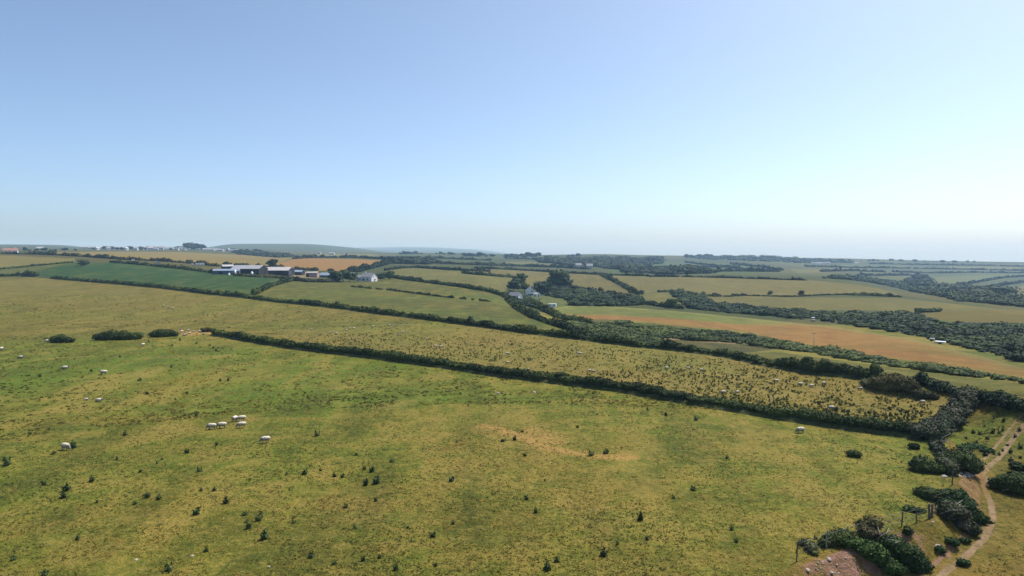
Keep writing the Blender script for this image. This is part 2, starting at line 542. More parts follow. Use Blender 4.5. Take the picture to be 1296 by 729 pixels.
def hedge(pts, h, w, label, group=None, spikes=.04, mat='hedge', name='hedge', cat='hedge', bank_h=0.0, gaps=0.0, cover=1.0, var=.35, seed=None, taper=False):
    rng = np.random.default_rng(zlib.crc32(label.encode()) % 1000 if seed is None else seed)
    P = path_world(pts, 3.0)
    step = max(.42 * h, .0016 * np.hypot(P[:, 0], P[:, 1]).mean())
    P = resample(P, step)
    if len(P) > 900: P = resample(P, step * len(P) / 900)
    n = len(P)
    arc = np.arange(n) * step
    hv = 1 + var * (2 * vnoise(arc / (h * 3.5), arc * 0, rng.integers(999)) - 1) + .5 * var * rng.uniform(-1, 1, n)
    hv *= np.where(rng.uniform(0, 1, n) < spikes, rng.uniform(1.2, 1.55, n), 1.0)
    hv = np.maximum(hv, .3)
    if taper: hv *= np.clip(np.minimum(np.arange(n), n - 1 - np.arange(n)) / 3.0 + .45, 0, 1)
    keep = np.ones(n, bool)
    if gaps > 0: keep = vnoise(arc / (h * 4), arc * 0 + 3.3, 77) > gaps
    off = rng.uniform(-.22, .22, (n, 2)) * w
    x, y = P[:, 0] + off[:, 0], P[:, 1] + off[:, 1]
    z = zfun(x, y)
    rz = .56 * h * hv
    C = np.stack([x, y, z + rz * .78 + bank_h * .6], -1)
    R = np.stack([w * .52 * (.8 + .3 * rng.uniform(0, 1, n)), np.maximum(w * .52, step * .75) * np.ones(n), rz], -1)
    ang = np.arctan2(np.gradient(P[:, 1]), np.gradient(P[:, 0])) - math.pi / 2
    C, R, ang = C[keep], R[keep], ang[keep]
    Q = blob_foliage(C, R, card_size(C), rng, cover, ang)
    if bank_h > 0:
        root = empty(name, P[n // 2]); tag(root, label, cat, group)
        inv = np.array(root.location)
        link('foliage', quads_mesh('foliage', Q - inv, M[mat]), root)
        # earth bank below: a low ridge with sloping sides
        q = resample(P, max(step, 1.0)); tg = np.gradient(q[:, :2], axis=0); tg /= np.linalg.norm(tg, axis=1, keepdims=True) + 1e-9
        nr = np.stack([-tg[:, 1], tg[:, 0]], -1)
        prof = [(-.85, -.15), (-.5, bank_h * .8), (0, bank_h), (.5, bank_h * .8), (.85, -.15)]
        V = []
        for o_, hh in prof:
            xy = q[:, :2] + nr * o_ * w
            V.append(np.concatenate([xy, (zfun(xy[:, 0], xy[:, 1]) + hh + (.12 * vnoise(q[:, 0] * 1.3, q[:, 1] * 1.3 + o_, 9)))[:, None]], 1) - inv)
        B = np.concatenate([np.stack([V[i][:-1], V[i][1:], V[i + 1][1:], V[i + 1][:-1]], 1) for i in range(4)])
        link('earth_bank', quads_mesh('earth_bank', B, M['verge']), root)
        return root
    o = link(name, quads_mesh(name, Q, M[mat]))
    return tag(o, label, cat, group)


M['verge'] = plain('rough_verge_grass', (.055, .062, .02), .95, .5, 1.6)


def in_poly(X, Y, poly):
    c = np.zeros(len(X), bool); n = len(poly)
    for i in range(n):
        x0, y0 = poly[i]; x1, y1 = poly[(i + 1) % n]
        if y0 == y1: continue
        m = (y0 > Y) != (y1 > Y)
        if m.any():
            xi = (x1 - x0) * (Y[m] - y0) / (y1 - y0) + x0
            c[m] ^= X[m] < xi
    return c


def px_scatter(poly, n, rng):
    """n points spread over a photo-pixel polygon, as ground points"""
    poly = np.array(poly, float)
    lo, hi = poly.min(0), poly.max(0); out = []
    while sum(len(o) for o in out) < n:
        q = rng.uniform(lo, hi, (n * 3, 2)); out.append(q[in_poly(q[:, 0], q[:, 1], poly)])
    q = np.concatenate(out)[:n]
    return q


def wood(poly, spacing, rad, hgt, label, mat='gorse', name='woodland', cover=.75, maxn=2600, seed=3, kind='stuff', cat='woodland', k_=1.35):
    """a mass of crowns over a ground area outlined in the photo"""
    rng = np.random.default_rng(seed)
    W = path_world(poly + [poly[0]], 5.0)[:, :2]
    lo, hi = W.min(0), W.max(0)
    gx, gy = np.meshgrid(np.arange(lo[0], hi[0], spacing), np.arange(lo[1], hi[1], spacing))
    x = gx.ravel() + rng.uniform(-.45, .45, gx.size) * spacing; y = gy.ravel() + rng.uniform(-.45, .45, gx.size) * spacing
    m = in_poly(x, y, W); x, y = x[m], y[m]
    if len(x) > maxn:
        s = rng.choice(len(x), maxn, replace=False); x, y = x[s], y[s]
    n = len(x)
    f = (.45 + .75 * vnoise(x / (spacing * 4), y / (spacing * 4), seed)) * np.exp(rng.normal(size=n) * .30) * np.where(rng.uniform(0, 1, n) < .06, 1.45, 1.0)
    R = np.stack([rad * f, rad * f * rng.uniform(.8, 1.2, n), hgt * .55 * f], -1)
    C = np.stack([x, y, zfun(x, y) + R[:, 2] * .55], -1)
    Q = blob_foliage(C, R, card_size(C, k_), rng, cover, rng.uniform(0, 3, n), coreq=CS2 if n > 900 else CS3, jit=.30)
    o = link(name, quads_mesh(name, Q, M[mat]))
    return tag(o, label, cat, None, kind)


TREES = {}


def tree_template(kind, r):
    """trunk + crown meshes for a tree of unit height seen at about r metres"""
    key = (kind, int(math.log(r) * 1.5))
    if key in TREES: return TREES[key]
    rng = np.random.default_rng(len(TREES) + 11)
    n = 11
    wid, base = {'round': (.46, .28), 'wide': (.66, .22), 'tall': (.30, .25), 'low': (.8, .05), 'lean': (.55, .25)}[kind]
    C, R = [], []
    for i in range(n):
        a = rng.uniform(0, 6.28); q = rng.uniform(.15, .75)
        z = base + (1 - base) * rng.uniform(.18, .82)
        sh = math.sqrt(max(.1, 1 - ((z - .55) / .55) ** 2))
        cx_ = math.cos(a) * q * wid * sh + (.5 * (z - .3) if kind == 'lean' else 0)
        C.append((cx_, math.sin(a) * q * wid * sh, z))
        k_ = rng.uniform(.2, .34)
        R.append((k_ * (.6 + wid), k_ * (.6 + wid), k_ * .72))
    s = max(.035, min(.12, 1.1 * r / 691.0 / 7.0))
    Q = blob_foliage(C, R, s, rng, .9)
    mt = {'round': 'hedge', 'wide': 'gorse', 'tall': 'gorse', 'low': 'hedge', 'lean': 'hedge'}[kind]
    crown = quads_mesh('crown', Q, M['far'] if r > 1400 else M[mt])
    bm = bmesh.new()
    ln = .25 if kind == 'lean' else 0.0
    tube(bm, [(0, 0, -.05), (.02 + ln * .1, 0, .25), (.0 + ln * .5, .02, .55), (.01 + ln, 0, .8)], [.045, .034, .022, .01], 7)
    for i in range(4):
        a = i * 1.6 + .4
        tube(bm, [(ln * .2, 0, .3 + .05 * i), (math.cos(a) * .15 + ln * .4, math.sin(a) * .15, .48 + .05 * i), (math.cos(a) * .3 * wid / .46 + ln * .6, math.sin(a) * .3, .62 + .05 * i)], [.02, .014, .006], 5)
    TREES[key] = (bm_mesh('trunk', bm, M['bark'], True), crown)
    return TREES[key]


def tree(px, py, h, label, kind='round', group=None, sink=0.0, cat='tree', wide=1.0):
    p = g1(px, py); r = math.hypot(p.x, p.y)
    tr, cr = tree_template(kind, r)
    root = empty('tree', (p.x, p.y, p.z - sink), random.uniform(0, 6.28) if kind != 'lean' else 0)
    root.scale = (h * wide, h * wide, h)
    link('trunk', tr, root); link('crown', cr, root)
    return tag(root, label, cat, group)


def blob_bush(name, blobs, s, label, cat, mat, group=None, stems=None, cover=1.1, deadtwigs=None, lo=-.35, jit=.55):
    """blobs in world coordinates [(centre, radii, yaw)]; stems: list of polylines (world)"""
    rng = np.random.default_rng(zlib.crc32((name + label).encode()) % 999 + 5)
    C = np.array([b[0] for b in blobs], float); R = np.array([b[1] for b in blobs], float); yw = np.array([b[2] for b in blobs], float)
    base = Vector((C[:, 0].mean(), C[:, 1].mean(), float(zfun(np.array([C[:, 0].mean()]), np.array([C[:, 1].mean()]))[0])))
    root = empty(name, base); tag(root, label, cat, group)
    Q = blob_foliage(C, R, s, rng, cover, yw, lo=lo, jit=jit)
    link('foliage', quads_mesh('foliage', Q - np.array(base), M[mat]), root)
    for key, lst, mt in (('stem', stems, 'bark'), ('dead_branch', deadtwigs, 'deadwood')):
        for pl, rr in (lst or []):
            bm = bmesh.new()
            tube(bm, [Vector(p) - base for p in pl], [rr * (1 - .75 * i / max(1, len(pl) - 1)) for i in range(len(pl))], 6)
            link(key, bm_mesh(key, bm, M[mt], True), root)
    return root


def gp(px, py, dz=0.0):
    v = g1(px, py); return (v.x, v.y, v.z + dz)


#SECTION2
# ------------------------------------------------------------------ ground: one polar sheet, parted into fields
H1 = [(272, 424), (330, 434), (380, 442), (473, 453), (565, 465), (627, 475), (689, 482.5), (780, 493.5), (900, 514), (992, 529.5), (1083, 543.5), (1160, 552.5)]
H2 = [(0, 350), (30, 349.5), (66, 352.6), (140, 358.7), (200, 364), (251, 370.5), (302, 376), (353, 382.5), (400, 387), (442, 392), (485, 398), (536, 404), (596, 412),
      (620, 415), (666, 421.5), (736, 430), (805, 439), (875, 446), (920, 451.5), (961, 460.5), (1022, 470.5), (1083, 477), (1112, 481)]
TRACK = [(1178, 740), (1192, 726), (1219, 706), (1245, 681), (1256, 655), (1253, 636), (1242, 612), (1239, 602), (1250, 590), (1263, 580), (1276, 563), (1289, 545), (1310, 520)]

FIELDS = [  # name, outline in the photo, base, alt, mottling, label; later ones lie over earlier ones
    ('hills', [(-300, 322), (-300, 300), (700, 300), (700, 319), (560, 320.3), (470, 322.5), (380, 322.8), (300, 319), (200, 317.2), (100, 318), (0, 318)], (96, 112, 76), (88, 98, 70), .2, 'low hazy hills on the skyline beyond the village', 3000),
    ('far_field', [(400, 325.4), (400, 321.8), (470, 321.2), (482, 324), (470, 325.3)], (150, 150, 105), (140, 138, 92), .1, 'pale narrow field in front of the blue ridge', 0),
    ('far_field', [(500, 327), (500, 321), (640, 321.5), (700, 324), (640, 328)], (84, 106, 62), (98, 110, 62), .3, 'green far field under the faint mountains', 0),
    ('far_field', [(640, 336), (640, 331), (700, 331), (740, 334), (700, 336)], (140, 138, 100), (126, 130, 88), .1, 'pale strip of field before the wooded rise', 0),
    ('far_field', [(500, 337), (500, 330), (640, 333), (740, 340), (620, 340)], (74, 94, 52), (86, 98, 52), .4, 'dull green field beyond the straw fields at the centre', 0),
    ('far_field', [(770, 346), (770, 332), (870, 331), (960, 334), (1020, 340), (1040, 349), (900, 347.5)], (84, 112, 66), (96, 114, 66), .3, 'blue green fields on the slope below the skyline trees', 0),
    ('hillside', [(960, 350), (960, 333), (1040, 329), (1296, 331), (1500, 331), (1500, 392), (1296, 376), (1200, 368), (1110, 355), (1040, 348)], (118, 128, 92), (104, 118, 84), .1, 'hazy patchwork hillside across the wooded valley', 1000),
    ('far_field', [(1000, 341), (1075, 339.6), (1086, 343), (1010, 346)], (142, 140, 96), (130, 132, 86), .3, 'pale field high on the shoulder of the hazy hillside', 0),
    ('far_field', [(1180, 343.2), (1290, 342.4), (1290, 345), (1190, 345.6)], (96, 120, 72), (104, 122, 74), .3, 'green strip field midway up the hazy hillside', 0),
    ('far_field', [(1060, 334.6), (1140, 335.2), (1150, 338.6), (1070, 337.6)], (98, 118, 74), (108, 120, 76), .3, 'green field just under the right skyline', 0),
    ('far_field', [(1200, 337.4), (1290, 338.4), (1290, 341), (1205, 340.4)], (146, 142, 102), (134, 134, 92), .3, 'pale strip field near the right end of the skyline', 0),
    ('far_field', [(1092, 351), (1165, 350), (1160, 361), (1130, 356)], (112, 124, 72), (116, 120, 72), .3, 'pale green field above the wooded valley', 0),
    ('far_field', [(1175, 351), (1296, 346), (1296, 350), (1215, 361), (1180, 360)], (122, 136, 92), (128, 134, 90), .1, 'pale field on the far valley side', 0),
    ('far_field', [(1265, 383), (1262, 376), (1296, 361), (1330, 360), (1330, 378), (1290, 381)], (158, 150, 104), (140, 138, 92), .1, 'straw coloured field at the head of the valley', 0),
    ('stubble_field', [(-60, 343), (-60, 324), (0, 323), (95, 327.4), (100, 331.8), (60, 335.2), (0, 340.5)], (162, 148, 100), (148, 140, 86), .2, 'pale straw field below the white bungalow', 0),
    ('rough_ground', [(0, 323), (0, 320), (80, 323), (200, 328.5), (275, 334), (290, 346), (230, 340), (140, 332), (95, 331.4), (95, 327.4)], (112, 104, 62), (96, 96, 52), .6, 'rough scrubby strip behind the green crop', 0),
    ('barley_field', [(60, 320.5), (60, 318.8), (150, 318.4), (230, 319), (300, 322.3), (352, 326.2), (372, 327), (340, 336.5), (280, 334.5), (200, 328.3), (120, 324)], (186, 164, 116), (170, 150, 100), .12, 'long pale barley field below the village', 0),
    ('barley_field', [(340, 336.5), (372, 328), (384, 326.8), (450, 327.8), (505, 331), (482, 336), (451, 343), (400, 342.5), (350, 341)], (204, 152, 98), (190, 146, 92), .12, 'orange tan barley field behind the farm sheds', 0),
    ('crop_field', [(36, 347), (40, 343.5), (95, 332), (140, 332.2), (230, 340), (275, 346), (330, 351.5), (366, 354.6), (345, 361.5), (322, 373.5), (251, 369), (140, 357.5), (66, 351.5)], (34, 100, 46), (46, 104, 48), .45, 'dark green crop field below the farm', 0),
    ('verge', [(-60, 351), (-60, 343), (0, 341), (95, 332), (36, 345), (30, 349)], (96, 112, 58), (110, 116, 60), .4, 'grassy strip beside the green crop', 0),
    ('farmyard', [(366, 350.8), (372, 346), (402, 343), (408, 350), (400, 352)], (170, 148, 138), (150, 132, 118), .15, 'pinkish concrete farmyard', 0),
    ('pasture', [(322, 374), (345, 362), (372, 355.5), (400, 356), (450, 357.5), (490, 350.5), (553, 359), (620, 370), (643, 379), (655, 391), (678, 404), (713, 415), (742, 424), (736, 429), (666, 421), (596, 411.5), (485, 397.5), (400, 386.5)], (98, 114, 50), (124, 120, 58), .7, 'sloping green pasture below the white farmhouse', 0),
    ('hay_meadow', [(490, 350), (488, 342), (510, 338.5), (570, 342), (620, 344), (650, 351), (646, 362), (636, 371), (587, 363.5), (519, 355)], (142, 138, 84), (128, 128, 72), .5, 'straw coloured meadow behind the centre hedge', 0),
    ('hay_meadow', [(600, 340), (677, 343.2), (758, 347.6), (775, 356), (800, 371.5), (770, 372), (700, 362), (650, 362), (650, 351), (600, 347)], (148, 134, 84), (126, 122, 66), .6, 'sloping tan meadow above the garden trees', 0),
    ('hay_meadow', [(762, 348.5), (800, 349.5), (885, 350), (1019, 354), (1069, 358.7), (1114, 365.6), (1141, 374), (1073, 372.6), (1000, 375), (943, 373.8), (895, 374.3), (834, 369), (809, 372), (775, 356)], (150, 138, 90), (136, 130, 76), .45, 'broad tan meadow on the far rise', 0),
    ('pasture', [(795, 377), (809, 372), (834, 370), (850, 371), (872, 389), (850, 388), (815, 384)], (108, 118, 58), (126, 122, 66), .6, 'small green paddock between the two woods', 0),
    ('hay_meadow', [(885, 374.5), (943, 374.2), (1000, 376), (1137, 377), (1183, 381.6), (1229, 387), (1263, 391), (1296, 393), (1360, 396), (1360, 409), (1296, 408), (1206, 407.5), (1179, 402), (1149, 395), (1103, 393), (1023, 392), (920, 387)], (142, 134, 80), (126, 122, 62), .45, 'tan meadow above the dark valley wood', 0),
    ('hay_meadow', [(1172, 399), (1200, 394), (1263, 392.5), (1296, 394), (1360, 397), (1360, 409), (1240, 408), (1190, 405)], (146, 128, 50), (132, 116, 46), .45, 'yellower end of the meadow beside the valley wood', 0),
    ('garden', [(648, 378), (676, 374), (700, 376), (724, 380), (726, 388), (702, 389), (690, 391), (666, 383)], (84, 108, 52), (110, 116, 66), .5, 'green garden ground below the white house', 0),
    ('wheat_field', [(700, 389), (730, 386.6), (760, 387), (820, 391), (880, 396), (940, 402), (1000, 408), (1060, 414), (1100, 421), (1160, 430), (1230, 448), (1296, 466), (1360, 482), (1360, 490), (1296, 478), (1206, 464), (1145, 455.5), (1083, 446), (1028, 437), (976, 426.5), (920, 417), (852, 412), (789, 404.5), (722, 403.5), (706, 399)], (180, 122, 80), (164, 128, 84), .6, 'long curving orange wheat field with a green upper edge', 0),
    ('pasture', [(945, 446), (990, 446), (1068, 456.8), (1114, 463), (1206, 475.5), (1296, 486), (1360, 492), (1360, 500), (1296, 503), (1166, 483), (1112, 479), (1083, 475), (1022, 468.5), (961, 458)], (108, 118, 46), (126, 122, 56), .6, 'narrow green field between two dark hedges', 0),
    ('rough_ground', [(700, 412), (730, 404), (852, 412), (976, 426.5), (976, 443), (940, 447), (961, 458), (900, 449), (805, 437.5), (742, 426)], (74, 84, 40), (110, 104, 58), .6, 'scrub covered dip behind the thistle field', 0),
    ('thistle_field', [(272, 422), (330, 418), (400, 414), (520, 408), (596, 412.3), (666, 421.8), (736, 430), (805, 439.2), (875, 446.2), (920, 452), (961, 461), (1022, 471), (1083, 478), (1112, 484), (1180, 498), (1210, 500), (1205, 520), (1185, 535), (1160, 552), (1083, 543), (992, 529), (900, 513.5), (780, 493), (689, 482), (565, 464.5), (473, 452.5), (380, 441.5)], (146, 136, 78), (154, 134, 84), .6, 'tan field full of dark thistles behind the near hedge', 0),
    ('upper_pasture', [(-60, 352), (0, 351), (30, 350), (66, 353), (140, 359), (200, 364.5), (251, 371), (302, 376.5), (353, 383), (400, 387.5), (442, 392.5), (485, 398.5), (536, 404.5), (540, 409), (400, 414), (272, 422), (210, 425), (160, 428), (80, 432), (0, 434), (-60, 436)], (134, 128, 62), (142, 128, 74), .75, 'broad yellowish pasture beyond the line of bushes', 0),
]


def build_ground():
    az = np.concatenate([np.arange(-180, -44, 4.0), np.linspace(-43, 43, 1560), np.arange(46, 181, 4.0)])
    az[0], az[-1] = -180, 180
    az = np.radians(az)
    r = [0.5, 2]
    while r[-1] < 14000:
        q = r[-1]
        k_ = 1.35 if q < 30 else 1.05 if q < 42 else 1.0042 if q < 135 else 1.0075 if q < 6000 else 1.05
        r.append(q * k_)
    r = np.array(r)
    A, R = np.meshgrid(az, r, indexing='ij')
    X, Y = R * np.sin(A), R * np.cos(A)
    Z = zfun(X.ravel(), Y.ravel()).reshape(X.shape)
    na, nr = X.shape
    V = np.stack([X, Y, Z], -1).reshape(-1, 3)
    i, j = np.meshgrid(np.arange(na - 1), np.arange(nr - 1), indexing='ij')
    a = (i * nr + j).ravel()
    F = np.stack([a, a + 1, a + nr + 1, a + nr], -1)      # clockwise in plan -> flip below
    F = F[:, ::-1]
    C = V[F].mean(1)
    fx, fy = C[:, 0], C[:, 1]
    fr = np.hypot(fx, fy)
    cls = np.full(len(F), -1)
    for idx, (nm, poly, *_rest) in enumerate(FIELDS):
        rmin = _rest[-1]
        W = path_world(poly + [poly[0]], 4.0)[:, :2]
        if nm == 'hills': W = None
        m = np.zeros(len(F), bool)
        if W is None:
            m = (fr > rmin) & (np.arctan2(fx, fy) < azt(700, 320)[0])
        else:
            lo, hi = W.min(0), W.max(0)
            s = (fx >= lo[0]) & (fx <= hi[0]) & (fy >= lo[1]) & (fy <= hi[1])
            s = np.where(s)[0]
            m[s[in_poly(fx[s], fy[s], W)]] = True
        cls[m] = idx
    # near pasture: everything not yet named, this side of the first hedge line
    NEAR, TF, TR, REST = len(FIELDS), len(FIELDS) + 1, len(FIELDS) + 2, len(FIELDS) + 3
    bd, bs, bp = np.full(len(F), 1e9), np.ones(len(F)), np.zeros(len(F))
    s = np.where(fr < 260)[0]
    ppx = CX + FPX * fx / np.maximum(fy, .1)
    near = (cls < 0) & (fr < 330)
    cls[near] = NEAR
    fence_w = np.concatenate([BANK, plane_pt(np.array([1232., 1300.]), np.array([500., 487.]))])
    d_, s_, p_ = segdist(np.stack([fx[s], fy[s]], -1), fence_w)
    low = s[(s_ > 0) & (fx[s] > 4) & (cls[s] == NEAR)]
    cls[low] = TF
    tw = path_world(TRACK, 4.0)[:, :2]
    s = np.where((fr < 140) & (fx > 15))[0]
    dt, st, _ = segdist(np.stack([fx[s], fy[s]], -1), tw)
    cls[s[(dt < .42) & (cls[s] == TF)]] = TR
    cls[cls < 0] = REST
    info = [(f[0], f[2], f[3], f[4], f[5]) for f in FIELDS] + [
        ('near_pasture', (122, 139, 46), (160, 142, 80), .95, 'large mottled green and tan pasture with scattered thistles and sheep'),
        ('track_field', (134, 122, 56), (146, 120, 66), .8, 'dry brownish field with the dirt track'),
        ('track', (134, 122, 60), (146, 120, 66), .8, 'narrow winding dirt track with worn pale soil'),
        ('ground', (96, 112, 66), (112, 118, 72), .25, 'far farmland with hedged fields')]
    tone = {'hay_meadow': .74, 'barley_field': .66, 'crop_field': .66, 'far_field': .72, 'pasture': .80, 'stubble_field': .74, 'rough_ground': .8, 'verge': .8, 'upper_pasture': .94, 'ground': .8}
    base = np.array([alb(*q[1], tone.get(q[0], 1.0)) for q in info])[cls]
    alt = np.array([alb(*q[2], tone.get(q[0], 1.0)) for q in info])[cls]
    amp = np.array([q[3] for q in info])[cls]
    # distant patchwork: each far field its own tint (cells about 200 m across)
    far = np.isin(cls, [REST] + [i for i, f in enumerate(FIELDS) if f[0] in ('hillside', 'hills')])
    gx, gy = fx[far] / 260.0 + .5 * vnoise(fx[far] / 400, fy[far] / 400, 3), fy[far] / 420.0 + .5 * vnoise(fx[far] / 500, fy[far] / 500, 4)
    cid = _h(np.floor(gx + .35 * np.floor(gy)), np.floor(gy), 31)
    pal = np.array([alb(86, 106, 60), alb(124, 122, 76), alb(96, 110, 62), alb(78, 92, 52), alb(140, 130, 84), alb(104, 108, 66)])
    pc = pal[(cid * 5.999).astype(int)]
    base[far] = (.35 * base[far] + .65 * pc) * .66; alt[far] = base[far] * .9
    # green upper edge of the wheat field: greener near the top line, cream margin along it
    wi = [i for i, f in enumerate(FIELDS) if f[0] == 'wheat_field'][0]
    s = np.where(cls == wi)[0]
    top = path_world([(690, 390), (700, 389), (730, 386.6), (760, 387), (820, 391), (880, 396), (940, 402), (1000, 408), (1060, 414), (1100, 421), (1160, 430), (1230, 448), (1296, 466)], 6)[:, :2]
    bot = path_world([(690, 403), (722, 401.5), (760, 399), (800, 399.6), (850, 401.5), (920, 409), (975, 414), (1030, 413), (1060, 414)], 6)[:, :2]
    d1, _, pp = segdist(np.stack([fx[s], fy[s]], -1), top)
    d2, s2, _ = segdist(np.stack([fx[s], fy[s]], -1), bot)
    wv = 14 * (vnoise(fx[s] / 22, fy[s] / 22, 8) - .5)
    g = sstep(-9, 9, d2 * -s2 + wv)[:, None] * (1 - sstep(.50, .60, pp))[:, None]
    base[s] = base[s] * (1 - g) + np.array(alb(112, 128, 66)) * g
    alt[s] = alt[s] * (1 - g) + np.array(alb(128, 134, 78)) * g
    e = np.exp(-(d1 / np.interp(pp, [.4, .7], [9.0, 4.0])) ** 2)[:, None] * .7
    base[s] = base[s] * (1 - e) + np.array(alb(160, 156, 106)) * e; alt[s] = alt[s] * (1 - e) + np.array(alb(160, 156, 106)) * e
    # vertex weights: bare soil, lush grass
    bare = np.zeros(len(V)); lush = np.zeros(len(V))
    soil = np.tile(np.array(albr(186, 158, 122)), (len(V), 1))
    vr = np.hypot(V[:, 0], V[:, 1])
    s = np.where((vr < 140) & (V[:, 0] > 15))[0]
    P = V[s, :2]
    d, sd, _ = segdist(P, tw)
    ed = d * sd
    nn = vnoise(P[:, 0] / 1.7, P[:, 1] / 1.7, 12)
    b = np.maximum(np.exp(-((ed - .06) / .27) ** 2) * 1.5, np.exp(-((ed + .95) / .19) ** 2) * .95) * (.75 + .5 * nn)
    b = np.maximum(b, .34 * np.exp(-(d / 2.0) ** 2) * (.5 + nn))
    bare[s] = np.maximum(bare[s], b)
    soil[vr < 400] = np.where((V[vr < 400, 0] < 18)[:, None], np.array(alb(214, 174, 122)), soil[vr < 400])
    br, fc = bank(V[:, 0], V[:, 1])
    # scarp: pink eroded soil low down near the camera, tan higher up
    q = np.where(fc > .01)[0]
    _, _, par = segdist(V[q, :2], BANK)
    w = np.interp(par, [0, .13, .19, .27, .31, .36, .43, .50, .6, .66, .72, 1], [.2, .5, .95, .9, .45, .25, .45, .75, .7, .45, .1, 0])
    bare[q] = np.maximum(bare[q], fc[q] * w * (.15 + 1.3 * (.5 * vnoise(V[q, 0] / 1.5, V[q, 1] / 1.5, 61) + .5 * vnoise(V[q, 0] / .5, V[q, 1] / .5, 62))))
    pk = (sstep(.12, .16, par) * (1 - sstep(.30, .35, par)))[:, None]
    soil[q] = np.array(albr(190, 146, 128)) * pk + np.array(albr(176, 140, 96)) * (1 - pk)

    def spot(px, py, rx, ry, amt, arr, rot=0.0):
        c = G([px], [py])[0]
        m = np.where((np.abs(V[:, 0] - c[0]) < 3 * max(rx, ry)) & (np.abs(V[:, 1] - c[1]) < 3 * max(rx, ry)))[0]
        dx, dy = V[m, 0] - c[0], V[m, 1] - c[1]
        arr[m] = np.maximum(arr[m], amt * np.exp(-(dx / rx) ** 2 - (dy / ry) ** 2)) if amt > 0 else np.minimum(arr[m], amt * np.exp(-(dx / rx) ** 2 - (dy / ry) ** 2))

    # the tan scrape in the pasture (a shallow crescent) and its dry middle
    cres = path_world([(615, 539), (640, 546), (668, 557), (690, 566), (720, 573), (760, 578), (795, 579)], 5)[:, :2]
    m = np.where((vr < 130) & (vr > 60))[0]
    d, _, par = segdist(V[m, :2], cres)
    bare[m] = np.maximum(bare[m], .66 * np.exp(-(d / 1.9) ** 2))
    spot(690, 556, 5, 6.5, .58, bare); spot(672, 546, 4, 5, .56, bare)
    spot(250, 421, 9, 9, .75, bare); spot(270, 428, 5, 5, .5, bare); spot(1242, 606, 1.8, 2.2, .85, bare); spot(1225, 602, 2.2, 1.5, .6, bare)
    spot(1188, 645, 1.5, 1.5, .6, bare); spot(905, 432, 14, 10, .8, bare); spot(840, 428, 7, 8, .8, bare); spot(1196, 700, 1.2, 1.4, .55, bare)
    for a in [(80, 470, 14, 22, .8), (200, 460, 20, 30, .75), (330, 500, 16, 22, .85), (420, 470, 20, 18, .55), (560, 515, 18, 14, .9), (650, 510, 14, 10, .75), (470, 500, 14, 14, .6),
              (800, 520, 12, 8, .5), (1000, 545, 9, 6, .5), (1100, 575, 7, 5, .75), (1060, 640, 7, 5, .7), (1150, 640, 4, 4, .95), (1020, 680, 5, 4, .7), (130, 690, 5, 4, .5), (1240, 545, 6, 5, .9),
              (1215, 560, 4, 4, .9), (1290, 560, 4, 6, .7), (900, 600, 6, 5, .35), (850, 650, 6, 4, .4), (60, 560, 9, 9, .5), (300, 565, 9, 8, .6), (180, 620, 6, 6, .4), (560, 640, 5, 4, .35)]:
        spot(*a, lush)
    for a in [(480, 640, 9, 7, -.55), (620, 700, 8, 5, -.45), (250, 640, 8, 7, -.4), (420, 700, 8, 5, -.5), (760, 690, 7, 5, -.4), (90, 600, 8, 7, -.3), (700, 620, 8, 6, -.3), (950, 560, 8, 6, -.35), (640, 570, 8, 6, -.4), (60, 660, 6, 5, -.35)]:
        spot(*a, lush)
    gsel = (vr > 130) & (vr < 420)
    lush[gsel] += .35 * sstep(.52, .72, vnoise(V[gsel, 0] / 30, V[gsel, 1] / 30, 21))
    names = sorted(set(cls.tolist()))
    for c in names:
        nm, _, _, _, label = info[c]
        sel = np.where(cls == c)[0]
        f = F[sel]
        uq, inv = np.unique(f, return_inverse=True)
        me = bpy.data.meshes.new(nm)
        me.vertices.add(len(uq)); me.vertices.foreach_set('co', V[uq].astype(np.float32).reshape(-1))
        me.loops.add(f.size); me.loops.foreach_set('vertex_index', inv.reshape(-1).astype(np.int32))
        me.polygons.add(len(f)); me.polygons.foreach_set('loop_start', np.arange(0, f.size, 4, dtype=np.int32))
        me.polygons.foreach_set('use_smooth', np.ones(len(f), bool))
        me.update(calc_edges=True)
        for an, arr, dom in (('base', base[sel], 'FACE'), ('alt', alt[sel], 'FACE'), ('soil', soil[uq], 'POINT')):
            at = me.attributes.new(an, 'FLOAT_COLOR', dom)
            at.data.foreach_set('color', np.concatenate([arr, np.ones((len(arr), 1))], 1).astype(np.float32).reshape(-1))
        for an, arr, dom in (('amp', amp[sel], 'FACE'), ('bare', bare[uq], 'POINT'), ('lush', lush[uq], 'POINT')):
            at = me.attributes.new(an, 'FLOAT', dom); at.data.foreach_set('value', arr.astype(np.float32))
        me.materials.append(M['turf'])
        cat = 'track' if nm == 'track' else 'hills' if nm in ('hills', 'hillside') else 'field'
        tag(link(nm, me), label, cat, None, 'structure')


build_ground()
#SECTION3
# ------------------------------------------------------------------ hedges
hedge(H1, 1.25, 1.9, 'long low dark hedge between the near pasture and the thistle field', bank_h=.45, var=.22, mat='hedge', spikes=0)
hedge(H2[2:12], 1.35, 2.2, 'long dark hedge along the far edge of the yellowish upper pasture', bank_h=.5, var=.4, mat='hedge')
hedge(H2[11:], 1.4, 2.2, 'dark hedge along the far edge of the thistle field, ending at the domed bush', bank_h=.4, var=.45, mat='hedge')
hedge([(-30, 350.5), (0, 349.7), (24, 348.8)], 1.58, 2.40, 'short dark hedge at the left edge below the green strip', var=.4)
hedge([(30, 349), (36, 349.3), (44, 349.6)], 2.59, 4.00, 'dark rounded bushes at the corner of the green crop field', var=.4, cat='bush')
hedge([(0, 341), (25, 338.6), (60, 335.4), (92, 332.4)], 1.30, 1.76, 'low green hedge between the straw field and the green strip', mat='bush', var=.3)
